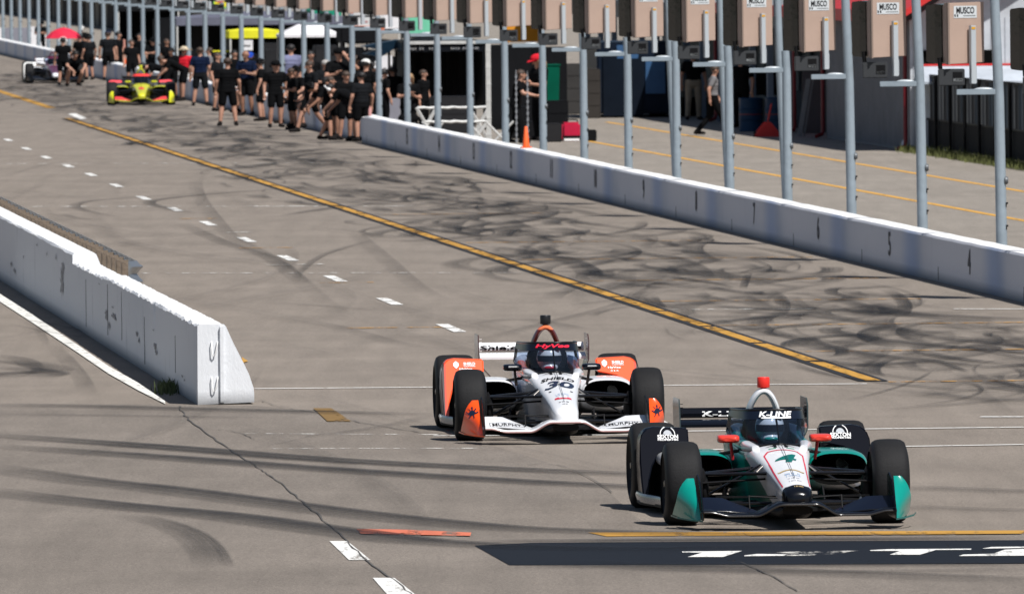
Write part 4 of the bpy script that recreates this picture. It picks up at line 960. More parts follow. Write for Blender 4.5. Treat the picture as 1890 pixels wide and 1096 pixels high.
vent = [[(-.13, .0), (-.05, .06), (-.03, .055), (-.03, -.03), (-.055, -.03), (-.055, .02), (-.07, .03)], [(.13, .0), (.05, .06), (.03, .055), (.03, -.03), (.055, -.03), (.055, .02), (.07, .03)]]
redline = [[(-.108, -1.02), (-.100, -1.02), (-.146, -.0), (-.156, -.0)], [(.108, -1.02), (.100, -1.02), (.146, -.0), (.156, -.0)], [(-.156, 0), (-.146, -.02), (-.11, .06), (-.12, .08)], [(.156, 0), (.146, -.02), (.11, .06), (.12, .08)], [(-.12, .08), (-.11, .06), (.11, .06), (.12, .08)]]
redline = [[(x, y) for x, y in p] for p in redline]
green_car = dict(body=g_body, tip=BLKP, cover=P('cover_dark_teal', (.01, .05, .05), .3, 0, .6), side=split_mat('livery_side_green', (.7, .71, .74), [(0, 1, 0, .7, (.0, .20, .16)), (0, 1, 0, 1.4, (.01, .02, .02))]), pod=g_pod, mirror=RED, stem=P('paint_dark_red', (.45, .02, .03), .35), wpod=g_wpod, shoulder=WHT,
    flooredge=P('floor_edge_grey', (.10, .12, .15), .25, 0, .5), wing=BLKP, wing_edge=P('edge_black', (.015, .015, .016), .2, 0, .6), flap=P('flap_navy', (.004, .006, .014), .35, 0, 0, spec=.2), flap_edge=BLKP, ep_in=BLKP, ep=teal, foot=P('foot_teal', (.02, .12, .11), .3), strip=P('strip_navy', (.006, .009, .018), .3, 0, 0, spec=.3), title='K-LINE', title_m=M_inkw,
    hoop=WHT, cam=P('camera_red', (.8, .03, .02), .35), rw_low=BLKP, rw_up=BLKP, rwtext=('K-LINE', -.10, .40), rwtext_m=M_inkw, rep=P('endplate_dark_green', (.03, .045, .045), .3, 0, .5), podname='Firestone', podname_m=INKT, steer=.0,
    nose=[('p', redline, .1, 0, 0, INKR, 0), ('t', '4', -.10, .28, .18, INKT, 0), ('p', vent, .30, 0, 0, M_ink, 0), ('p', [rect(-.10, -.04, 0, .018), rect(.04, .10, 0, .018)], .235, 0, 0, P('ink_green', (.02, .3, .15), .4), 0),
          ('p', arc(.9, .03, radians(83), radians(97), 10, .95, 0, -.9), -.47, 0, 0, INKG, 0), ('t', 'FRED CAFFA', -.60, .05, .12, INKB, 0), ('t', 'HERTZA', -.66, .035, .11, INKB, 0), ('t', 'MOUSER', -.74, .022, .1, P('ink_grey', (.3, .3, .33), .5), 0), ('t', 'AMD COATING', -.82, .022, .1, P('ink_grey', (.3, .3, .33), .5), 0), ('t', 'JSF', -.985, .035, .07, INKG, .01)],
    podtext=[('t', 'SEXTON', 0, .59, .03, .165, M_inkw), ('t', 'PROPERTIES', 0, .566, .014, .165, M_inkw), ('p', arc(.062, .006, 0, pi, 16, 1, 0, 0), 0, .606, 0, 0, M_inkw), ('p', arc(.034, .034, 0, pi, 10, 1, 0, 0), 0, .606, 0, 0, P('ink_mid', (.4, .42, .45), .5))])
honda = [rect(-.062, -.035, -.03, .05), rect(.035, .062, -.03, .05)]
white_car = dict(body=w_body, cover=P('cover_orange', (.5, .06, .02), .3, 0, .5), side=w_side, pod=split_mat('livery_pod_white', (.8, .81, .83), [(0, 1, .9, 2.75, (.7, .1, .02))]), mirror=BLKP, stem=P('stem_dark', (.04, .03, .03), .3), mtext=[rect(-.04 + .009 * i, -.034 + .009 * i, -.006, .006) for i in range(9)], wpod=w_wpod, shoulder=WHT,
    flooredge=P('floor_edge_bluegrey', (.16, .19, .23), .25, 0, .5), wing=WHT, wing_edge=P('edge_rose', (.35, .2, .19), .3, 0, .5), flap=WHT, flap_edge=CARB, ep_in=CARB, ep=org, foot=org, strip=P('strip_black', (.006, .007, .012), .3, 0, 0, spec=.3), title='HyVee', title_m=P('ink_bright_red', (.75, .02, .05), .4, 0, 0),
    hoop=split_mat('livery_hoop', (.10, .012, .008), [(0, .0, 1, .955, (.8, .2, .08))]), cam=P('camera_black', (.01, .01, .011), .35), rw_low=WHT, rw_up=WHT, rwtext=('ShieldCleansers', 0.0, .96), rwtext_m=M_ink, rep=P('endplate_dark_red', (.045, .014, .012), .3, 0, .5), podname='Firestone', podname_m=M_ink, steer=-.01, flaptext='MURPHY', emblem=NAVY, louvre=M_inkw,
    nose=[('t', '30', -.13, .25, .28, NAVY, 0), ('t', 'SHIELD', .10, .11, .31, M_ink, 0), ('p', vent, .30, 0, 0, M_ink, 0), ('p', [rect(-.11, -.085, 0, .025), rect(.085, .11, 0, .025), rect(-.06, .04, .2, .22)], -.35, 0, 0, M_ink, 0), ('t', 'DIRECT SUPPLY', -.50, .03, .12, INKB, 0), ('t', 'MI-JACK', -.55, .03, .12, INKB, 0),
          ('p', arc(.075, .034, radians(200), radians(340), 12, 1.0, 0, .04) + [rect(-.075, -.04, .0, .05), rect(.04, .075, .0, .05), rect(-.035, .035, -.015, .01)], -.665, 0, 0, INKR, 0), ('t', 'Bosch', -.80, .035, .10, M_ink, 0), ('t', 'MCM', -.885, .025, .05, M_ink, 0)],
    podtext=[('t', 'SHIELD', .035, .615, .026, .11, M_inkw), ('t', 'CLEANSERS', .035, .593, .009, .11, M_inkw), ('p', [[(-.115, .62), (-.09, .64), (-.065, .62), (-.066, .595), (-.09, .572), (-.114, .595)]], 0, .0, 0, 0, M_inkw), ('t', 'HyVee', 0, .566, .022, .12, M_inkw), ('t', 'n s n', 0, .538, .012, .07, M_inkw)])
# raise of number decals handled by projection
def dashes(w_, h, n, seed):
    q = random.Random(seed); out = []; x = -w_ / 2; st = w_ / n
    for i in range(n):
        if q.random() > .14: out.append(rect(x + st * .08, x + st * q.uniform(.6, .9), -h / 2 * q.uniform(.7, 1), h / 2 * q.uniform(.7, 1)))
        x += st
    return out
for lv_ in (green_car, white_car):
    lv_['nose'] = [(('p', dashes(e_[4], e_[3], 11, i), e_[2], 0, 0, e_[5], e_[6]) if e_[0] == 't' and e_[1] in ('FRED CAFFA', 'HERTZA', 'MOUSER', 'AMD COATING', 'JSF', 'DIRECT SUPPLY', 'MI-JACK', 'Bosch', 'MCM') else e_) for i, e_ in enumerate(lv_['nose'])]
lc = racing_car(1031, 811.0, radians(3.8), 'white and orange racing car with the number 30 behind the teal car', white_car)
gc = racing_car(1449, 966.0, radians(4.5), 'white, teal and black racing car with the number 4 leading in the foreground', green_car)
YEL = (.62, .62, .02)
y_car = dict(green_car); YELM = P('paint_yellow_gloss', YEL, .3, 0, .5); REDM = P('paint_fluo_red', (.85, .06, .05), .3, 0, .4)
y_car.update(body=YELM, tip=YELM, cover=YELM, side=P('paint_dark_navy', (.02, .03, .05), .3, 0, .5), pod=split_mat('livery_pod_yellow_black', (.02, .02, .02), [(0, 0, 1, .47, YEL)]), mirror=YELM, stem=CARB, wpod=split_mat('livery_wheelpod_red', (.015, .015, .015), [(0, 0, 1, .60, (.85, .06, .08))]), shoulder=CARB, flooredge=CARB,
    wing=CARB, wing_edge=YELM, flap=REDM, flap_edge=YELM, ep_in=CARB, ep=YELM, foot=YELM, strip=REDM, title='', title_m=YELM, hoop=YELM, cam=YELM, rw_low=CARB, rw_up=CARB, rwtext=None, rep=CARB, podname=None, steer=0, flaptext=None,
    nose=[('p', [rect(-.07, .07, -.2, .1)], -.3, 0, 0, REDM, 0)], podtext=[], emblem=None)
yc = racing_car(261, 194, radians(2.2), 'yellow and red racing car stopped beside the pit wall with a man bending over it', y_car)
f_car = dict(green_car); MAR = P('paint_maroon', (.12, .02, .05), .3, 0, .5)
f_car.update(body=split_mat('livery_body_maroon', (.12, .02, .05), [(0, 1, 0, .3, (.55, .57, .6))]), tip=WHT, cover=MAR, side=MAR, pod=WHT, mirror=WHT, stem=CARB, wpod=split_mat('livery_wheelpod_white', (.6, .6, .6), [(0, 0, 1, .3, (.8, .8, .78))]), shoulder=WHT, flooredge=CARB, wing=CARB, wing_edge=CARB, flap=CARB, flap_edge=CARB, ep_in=CARB, ep=CARB, foot=CARB,
    strip=MAR, title='', title_m=WHT, hoop=MAR, cam=WHT, rw_low=WHT, rw_up=WHT, rwtext=None, rep=MAR, podname=None, nose=[], podtext=[], emblem=None)
fc = racing_car(101, 154, radians(4.0), 'white and maroon racing car parked farthest away under the red umbrella', f_car)
# ================================================================== PEOPLE
import numpy as np
SKIN = P('skin', (.42, .22, .15), .55, var=.1, vs=8); SKIN2 = P('skin_tan', (.30, .15, .095), .55, var=.1, vs=8); EYE = P('eye_dark', (.02, .015, .01), .3)
def cloth(name, c): return bpy.data.materials.get('cloth_' + name) or P('cloth_' + name, c, .95, var=.25, vs=6, bump=.3, bs=9, spec=.08)
C_BLK = cloth('black', (.005, .0052, .006)); C_DK = cloth('charcoal', (.010, .011, .013)); C_NVY = cloth('navy', (.007, .013, .036)); C_GRY = cloth('grey', (.19, .185, .19)); C_LAV = cloth('lavender', (.19, .20, .32))
C_RED = cloth('red', (.62, .02, .035)); C_WHT = cloth('white', (.7, .7, .68)); C_KHK = cloth('khaki', (.30, .25, .19)); C_BLU = cloth('light_blue', (.22, .30, .42)); C_STRAW = cloth('straw', (.6, .5, .36)); C_SHOE = cloth('shoe', (.015, .013, .013)); C_RYL = cloth('royal_blue', (.02, .07, .4))
H_BRN = P('hair_brown', (.05, .03, .02), .6, bump=.5, bs=40); H_BLD = P('hair_blond', (.30, .19, .10), .6, bump=.5, bs=40); H_GRY = P('hair_grey', (.35, .33, .31), .6, bump=.5, bs=40); H_BLK = P('hair_black', (.012, .01, .01), .6)
def V(*a): return Vector(a)
def pose(kind):
    p = dict(H=V(0, 0, .93), K=V(0, 0, 1.46), N=V(0, -.02, 1.635), look=V(0, -1, -.05))
    for s, k in ((-1, 'l'), (1, 'r')):
        p['sh' + k] = None; p['el' + k] = V(s * .245, .03, 1.14); p['wr' + k] = V(s * .265, -.05, .89); p['kn' + k] = V(s * .105, -.02, .5); p['an' + k] = V(s * .12, .03, .09); p['hd' + k] = V(0, -.02, -1)
    def st(**kw): p.update(kw)
    if kind == 'apart': st(knl=V(-.13, -.03, .5), anl=V(-.17, .02, .09), knr=V(.13, -.03, .5), anr=V(.17, .02, .09))
    if kind == 'hips': st(ell=V(-.37, .08, 1.16), wrl=V(-.2, -.02, 1.0), elr=V(.37, .08, 1.16), wrr=V(.2, -.02, 1.0))
    if kind == 'fold': st(ell=V(-.24, -.05, 1.15), wrl=V(-.02, -.23, 1.20), elr=V(.24, -.05, 1.12), wrr=V(.03, -.22, 1.16), hdl=V(1, -.2, .2), hdr=V(-1, -.2, .2), look=V(0, -1, -.5), N=V(0, -.05, 1.62))
    if kind == 'phone': st(ell=V(-.24, -.05, 1.15), wrl=V(-.08, -.28, 1.22), elr=V(.25, -.03, 1.12), wrr=V(.03, -.25, 1.18), hdl=V(.5, -.6, .5), hdr=V(-.6, -.6, .5), look=V(-.2, -1, -.6), N=V(0, -.06, 1.61))
    if kind == 'seat': st(H=V(0, .0, .70), K=V(0, -.12, 1.2), N=V(0, -.18, 1.37), knl=V(-.17, -.43, .62), knr=V(.15, -.44, .60), anl=V(-.2, -.42, .16), anr=V(.17, -.36, .14), ell=V(-.27, -.16, .93), wrl=V(-.16, -.38, .75), elr=V(.26, -.2, .92), wrr=V(.12, -.4, .74), hdl=V(.3, -1, -.3), hdr=V(-.3, -1, -.3))
    if kind == 'seatup': st(H=V(0, .0, .70), K=V(0, -.02, 1.22), N=V(0, -.04, 1.39), knl=V(-.17, -.43, .62), knr=V(.15, -.44, .60), anl=V(-.2, -.42, .16), anr=V(.17, -.36, .14), ell=V(-.28, .02, .94), wrl=V(-.3, .05, .72), elr=V(.26, -.1, .92), wrr=V(.14, -.34, .78), hdr=V(-.3, -1, -.3))
    if kind == 'bend': st(H=V(0, .1, .9), K=V(0, -.33, 1.17), N=V(0, -.49, 1.2), look=V(0, -.6, -.8), ell=V(-.2, -.42, .9), wrl=V(-.14, -.58, .70), elr=V(.2, -.42, .9), wrr=V(.14, -.6, .72), knl=V(-.12, .02, .5), knr=V(.12, .04, .5))
    if kind == 'bendlow': st(H=V(0, .1, .85), K=V(0, -.40, .98), N=V(0, -.56, .95), look=V(0, -.5, -.9), ell=V(-.2, -.42, .72), wrl=V(-.14, -.56, .5), elr=V(.2, -.42, .72), wrr=V(.14, -.56, .5), knl=V(-.13, -.05, .46), knr=V(.13, -.03, .46))
    if kind == 'walk': st(knl=V(-.09, -.17, .51), anl=V(-.1, -.28, .12), knr=V(.09, .08, .49), anr=V(.1, .34, .13), ell=V(-.25, .12, 1.16), wrl=V(-.26, .1, .92), elr=V(.25, -.02, 1.14), wrr=V(.26, -.16, .92), N=V(0, -.05, 1.625), look=V(0, -1, -.3))
    if kind == 'raise': st(elr=V(.33, -.15, 1.32), wrr=V(.12, -.2, 1.56), hdr=V(-.5, 0, 1), ell=V(-.25, -.1, 1.15), wrl=V(-.1, -.26, 1.2), hdl=V(.5, -.4, .5))
    if kind == 'reach': st(ell=V(-.25, -.2, 1.18), wrl=V(-.2, -.44, 1.12), elr=V(.25, -.2, 1.16), wrr=V(.18, -.44, 1.1), hdl=V(0, -1, 0), hdr=V(0, -1, 0), K=V(0, -.08, 1.44), N=V(0, -.13, 1.6), knl=V(-.12, -.12, .5), anl=V(-.13, -.14, .09), anr=V(.13, .2, .1), knr=V(.12, .03, .5))
    if kind == 'crouch': st(H=V(0, .1, .42), K=V(0, -.2, .88), N=V(0, -.3, 1.02), look=V(0, -1, -.5), knl=V(-.2, -.3, .52), knr=V(.2, -.28, .5), anl=V(-.16, -.02, .09), anr=V(.16, .02, .1), ell=V(-.26, -.36, .68), wrl=V(-.12, -.5, .5), elr=V(.26, -.36, .68), wrr=V(.12, -.52, .5))
    if kind == 'drive': st(H=V(0, .12, .12), K=V(0, .1, .52), N=V(0, .04, .70), look=V(0, -1, 0), knl=V(-.1, -.45, .3), knr=V(.1, -.45, .3), anl=V(-.08, -.85, .2), anr=V(.08, -.85, .2), ell=V(-.2, -.08, .36), wrl=V(-.1, -.3, .44), elr=V(.2, -.08, .36), wrr=V(.1, -.3, .44), hdl=V(.3, -.2, .6), hdr=V(-.3, -.2, .6))
    ax = (p['K'] - p['H']).normalized(); p['ax'] = ax
    for s, k in ((-1, 'l'), (1, 'r')):
        p['sh' + k] = p['K'] - ax * .045 + V(s * .175, 0, 0); p['hp' + k] = p['H'] + V(s * .088, 0, -.02)
    return p
_cache = {}
def body_mesh(kind, long_legs, long_sleeve, voxel=.0135, dress=False):
    key = (kind, long_legs, long_sleeve, dress)
    if key in _cache: return _cache[key]
    p = pose(kind); ax = p['ax']; caps = []      # (p0,p1,r0,r1,tag,sx) tags 0 skin 1 top 2 legs 3 shoes
    H, K = p['H'], p['K']; L_ = (K - H).length
    side = V(1, 0, 0)
    def torso(t, w_, r, tag): c = H.lerp(K, t); caps.append((c - side * w_, c + side * w_, r, r, tag))
    torso(-.04, .075, .105, 2); torso(.1, .07, .105, 2); torso(.2, .065, .104, 1); torso(.35, .06, .102, 1); torso(.5, .065, .105, 1); torso(.65, .075, .112, 1); torso(.8, .085, .108, 1); torso(.92, .10, .075, 1)
    caps.append((K - ax * .03, p['N'] - V(0, 0, .04), .055, .052, 0))
    N_ = p['N']; lk = p['look'].normalized(); up = (V(0, 0, 1) - lk * lk.z).normalized(); sd = lk.cross(up)
    caps += [(N_ + up * .03 - lk * .015, N_ + up * .035 - lk * .02, .086, .086, 0), (N_ - up * .03 + lk * .02, N_ - up * .065 + lk * .028, .062, .046, 0), (N_ + lk * .085 + up * .012, N_ + lk * .105 - up * .018, .010, .015, 0)]
    for q in (-1, 1): caps.append((N_ + sd * q * .084 + up * .012, N_ + sd * q * .09 - up * .015, .014, .011, 0))
    for s, k in ((-1, 'l'), (1, 'r')):
        sh, el, wr, hd = p['sh' + k], p['el' + k], p['wr' + k], p['hd' + k].normalized()
        mid = sh.lerp(el, .62); rm = .055
        caps += [(sh, mid, .07, .056, 1), (mid, el, .046 if not long_sleeve else .054, .042 if not long_sleeve else .05, 1 if long_sleeve else 0), (el, wr, .042 if not long_sleeve else .048, .028 if not long_sleeve else .036, 1 if long_sleeve else 0)]
        pal = wr + hd * .07; caps.append((wr, pal, .03, .034, 0)); o1 = hd.cross(V(0, .3, 1) if abs(hd.z) < .8 else V(0, 1, 0)).normalized()
        curl = hd.cross(o1) * -s
        for f_, (off, ln) in enumerate(((-.027, .062), (-.009, .074), (.009, .07), (.026, .055))):
            b0 = pal + o1 * off + hd * .02; b1 = b0 + hd * ln * .55 + curl * .008; b2 = b1 + hd * ln * .4 + curl * .022
            caps += [(b0, b1, .0105, .010, 0), (b1, b2, .010, .009, 0)]
        t0 = wr + o1 * -.028 * s + hd * .02; caps.append((t0, t0 - o1 * s * .03 + hd * .045, .012, .010, 0))
        hp, kn, an = p['hp' + k], p['kn' + k], p['an' + k]
        if long_legs: caps += [(hp, kn, .092, .07, 2), (kn, an, .068, .056, 2)]
        else:
            m2 = hp.lerp(kn, .76); caps += [(hp, m2, .098, .088, 2), (m2, kn, .06, .054, 0), (kn, kn.lerp(an, .35), .053, .056, 0), (kn.lerp(an, .35), an, .056, .036, 0)]
        toe = an + V(s * .03, -.15, -.045); 
        if kind == 'drive': toe = an + V(0, -.06, .1)
        caps += [(an + V(0, .03, -.03), toe, .05, .04, 3), (an, an + V(0, 0, .02), .045, .043, 3)]
    if dress: caps += [(V(-.06, 0, .9), V(.06, 0, .9), .13, .13, 2), (V(-.08, 0, .6), V(.08, 0, .6), .15, .15, 2), (V(-.08, 0, .4), V(.08, 0, .4), .155, .155, 2)]
    b = MB()
    for (a, c, r0, r1, tg) in caps:
        d = c - a; n = 12
        ax_ = d.normalized() if d.length > 1e-5 else V(0, 0, 1); pts = []; rs = []
        for i in range(5): th = pi / 2 * (1 - i / 4); pts.append(a - ax_ * r0 * sin(th)); rs.append(max(r0 * cos(th), .0004))
        for i in range(1, 5): th = pi / 2 * i / 4; pts.append(c + ax_ * r1 * sin(th)); rs.append(max(r1 * cos(th), .0004))
        if d.length > 1e-5: pts.insert(5, c); rs.insert(5, r1)
        b.tube(pts, rs, 12)
    o = b.build('tmp', [SKIN]); m = o.modifiers.new('r', 'REMESH'); m.mode = 'VOXEL'; m.voxel_size = voxel; m.use_smooth_shade = True
    sm = o.modifiers.new('s', 'SMOOTH'); sm.factor = .5; sm.iterations = 3
    bake(o); me = o.data; bpy.data.objects.remove(o)
    n = len(me.polygons); ctr = np.zeros(n * 3); me.polygons.foreach_get('center', ctr); ctr = ctr.reshape(-1, 3); best = np.full(n, 9.); mi = np.zeros(n, int)
    for (a, c, r0, r1, tg) in caps:
        a_, c_ = np.array(a), np.array(c); d = c_ - a_; l2 = max(d @ d, 1e-9); t = np.clip(((ctr - a_) @ d) / l2, 0, 1)
        ds = np.linalg.norm(ctr - (a_ + t[:, None] * d), axis=1) - (r0 + (r1 - r0) * t); u = ds < best; best[u] = ds[u]; mi[u] = tg
    for i in range(4):
        while len(me.materials) < 6: me.materials.append(None)
    me.polygons.foreach_set('material_index', mi.tolist()); me.polygons.foreach_set('use_smooth', [True] * n)
    # eyes and mouth
    bm = bmesh.new(); bm.from_mesh(me)
    for q in (-1, 1):
        c = N_ + sd * q * .032 + up * .018 + lk * .076; r = bmesh.ops.create_uvsphere(bm, u_segments=8, v_segments=6, radius=.011, matrix=Matrix.Translation(c))
        for f in {f for v in r['verts'] for f in v.link_faces}: f.material_index = 4
    c = N_ - up * .045 + lk * .078; r = bmesh.ops.create_uvsphere(bm, u_segments=8, v_segments=6, radius=.012, matrix=Matrix.Translation(c) @ Matrix.Diagonal((2, .5, .4, 1)))
    for f in {f for v in r['verts'] for f in v.link_faces}: f.material_index = 4
    bm.to_mesh(me); bm.free()
    _cache[key] = (me, p, lk, up, sd); return _cache[key]
def person(loc, h, kind, yaw, top, legs, long_legs, hair, label, skin=None, cap=None, long_sleeve=False, dress=False, long_hair=False, group='pit crew and visitors'):
    me, p, lk, up, sd = body_mesh(kind, long_legs, long_sleeve, dress=dress); me = me.copy()
    R = empty('person', loc, radians(yaw), label, 'person', group); R.scale = (h / 1.74 * 1.2, h / 1.74 * 1.16, h / 1.74)
    for i, m in enumerate((skin or SKIN, top, legs, C_SHOE, EYE)): me.materials[i] = m
    o = bpy.data.objects.new('body', me); COL.objects.link(o); o.parent = R
    N_ = p['N']; M = Matrix((sd, -lk, up)).transposed()
    b = MB(); b.ball(N_ + up * .045 - lk * .03, (.094, .098, .088), 18, 12, M=M)
    if hair:
        o = b.build('hair', hair, R, smooth=80)
        bm = bmesh.new(); bm.from_mesh(o.data)
        if long_hair:
            bm.free(); b = MB(); b.ball(N_ + up * .045 - lk * .03, (.096, .1, .09), 18, 12, M=M); b.tube([N_ - lk * .06 + up * .05, N_ - lk * .08 - up * .1, N_ - lk * .07 - up * .22], [.075, .08, .04], 12); b.tube([N_ + sd * .07 + up * .03, N_ + sd * .085 - up * .15 + lk * .02], [.035, .02], 10); b.tube([N_ - sd * .07 + up * .03, N_ - sd * .085 - up * .15 + lk * .02], [.035, .02], 10)
            old = o.data; o.data = b.mesh('hair', [hair], 80)
        else: bm.free()
    if hair is H_BLK and top in (C_BLK, C_DK):
        hb = MB(); hb.tube([N_ + sd * (.112 * cos(t)) + up * (.03 + .125 * sin(t)) for t in [pi * k / 12 for k in range(13)]], .011, 8)
        for q in (-1, 1): hb.ball(N_ + sd * q * .112 + up * .01, (.028, .04, .045), 12, 8, M=M)
        hb.build('headset', M_inkw if len(label) % 3 == 0 else M_ink, R, smooth=60)
    if cap:
        b = MB(); b.ball(N_ + up * .06 - lk * .015, (.1, .108, .085), 18, 12, M=M)
        if cap is C_STRAW:
            pts = []; b.loft([[N_ + up * (.05 + dz) + sd * (r * cos(t)) + lk * (r * sin(t)) for t in [2 * pi * k / 24 for k in range(24)]] for r, dz in ((.09, .01), (.2, -.015), (.2, -.022), (.09, .0))])
        else:
            b.loft([[N_ + up * (.055 + dz) + sd * (.075 * cos(t)) + lk * (.07 + .11 * sin(t)) for t in [pi * k / 12 for k in range(13)]] for dz in (0, .008)])
        b.build('hat' if cap is C_STRAW else 'cap', cap, R, smooth=60)
    return R
def at_foot(x, y): return G(x, y)
def hpx(x, yt, yb): return (yb - yt) / (FPX / G(x, yb).y)
PPL = [  # x, foot y, head-top y, pose, yaw, top, legs, long, hair, cap, label, extras
    (421, 233, 110, 'apart', 185, C_BLK, C_BLK, 0, H_BRN, None, 'person in black shirt and shorts seen from behind, standing apart nearest the lane', {}),
    (456, 214, 96, 'fold', -25, C_NVY, C_BLK, 0, None, None, 'bald person in dark navy shirt standing beside the man seen from behind', dict(skin=SKIN2)),
    (509, 236, 116, 'stand', 15, C_BLK, C_BLK, 0, H_BLK, C_BLK, 'person in black cap, shirt and shorts standing with arms down in front of the wall', {}),
    (603, 259, 142, 'reach', 75, C_BLK, C_BLK, 0, H_BRN, None, 'person in black leaning forward with one leg back and arms stretched to the right', {}),
    (655, 261, 136, 'bend', -105, C_BLK, C_BLK, 0, H_BLK, None, 'person in black bent over beside the end of the near wall', {}),
    (200, 149, 60, 'stand', 175, C_DK, C_BLK, 0, H_BRN, C_NVY, 'person in charcoal shirt and shorts seen from behind, right of the red umbrella', {}),
    (219, 148, 61, 'stand', 60, C_BLK, C_BLK, 1, H_BLK, None, 'slim person all in black standing right of the one in charcoal', {}),
    (303, 183, 100, 'bendlow', -70, C_BLK, C_BLK, 1, H_BLK, None, 'person in black bent low over the cockpit of the yellow car', {}),
    (334, 187, 100, 'bend', -80, C_BLK, C_BLK, 0, H_BRN, None, 'person in black shorts leaning in from the right of the yellow car', {}),
    (370, 196, 90, 'apart', 170, C_NVY, C_DK, 0, H_BRN, None, 'person in navy shirt standing with back turned right of the one in red', {}),
    (117, 158, 72, 'stand', 180, C_BLK, C_BLK, 0, H_BLK, None, 'person in black in front of the red umbrella, left of two with backs turned', {}),
    (134, 160, 84, 'crouch', 20, C_BLK, C_BLK, 0, H_BLK, None, 'crouching person with bare knees below the red umbrella', {}),
    (148, 145, 66, 'stand', 150, C_BLK, C_BLK, 0, H_BLK, None, 'person in black behind the right front wheel of the maroon car', {}),
]
for (x, yb, yt, ps, yw, top, legs, lg, hr, cp, lab, ex) in PPL:
    hh = hpx(x, yt, yb)
    if ps in ('stand', 'apart', 'hips', 'fold', 'walk', 'reach', 'raise', 'phone'): h = hh * 1.01
    else: h = 1.7
    person(G(x, yb), h, ps, yw, top, legs, bool(lg), hr, lab, cap=cp, **ex)
EX = [(575, 247, 150, 'walk', -60, 'person in black shorts striding left, between the seated ones and the wall end'), (617, 256, 150, 'bend', -70, 'person in black shorts bent over towards the lane, second from the near wall end'), (638, 259, 134, 'fold', 30, 'person in black with folded arms nearest the wall end on the lane side'),
    (668, 262, 136, 'stand', -150, 'person in black shorts at the very end of the near pit wall'), (541, 240, 128, 'fold', -70, 'person in black with folded arms between the black cap and the seated ones'), (483, 224, 112, 'apart', -100, 'person in black shorts between the bald one and the black cap'), (402, 206, 100, 'stand', 60, 'person in black shorts left of the one standing apart'),
    (318, 182, 90, 'fold', -30, 'person in black just right of the yellow car by the wall'), (243, 160, 76, 'stand', 20, 'person in black left of the yellow car roll hoop'), (165, 148, 66, 'stand', -140, 'person in black at the right side of the farthest car')]
for i, (x, yb, yt, ps, yw, lab) in enumerate(EX):
    person(G(x, yb), (hpx(x, yt, yb) if ps not in ('bend', 'walk') else 1.68) * 1.01, ps, yw, C_BLK if i % 3 else C_DK, C_BLK, False, H_BLK if i % 2 else H_BRN, lab, cap=C_BLK if i % 4 == 1 else None, skin=SKIN2 if i % 3 == 1 else None)
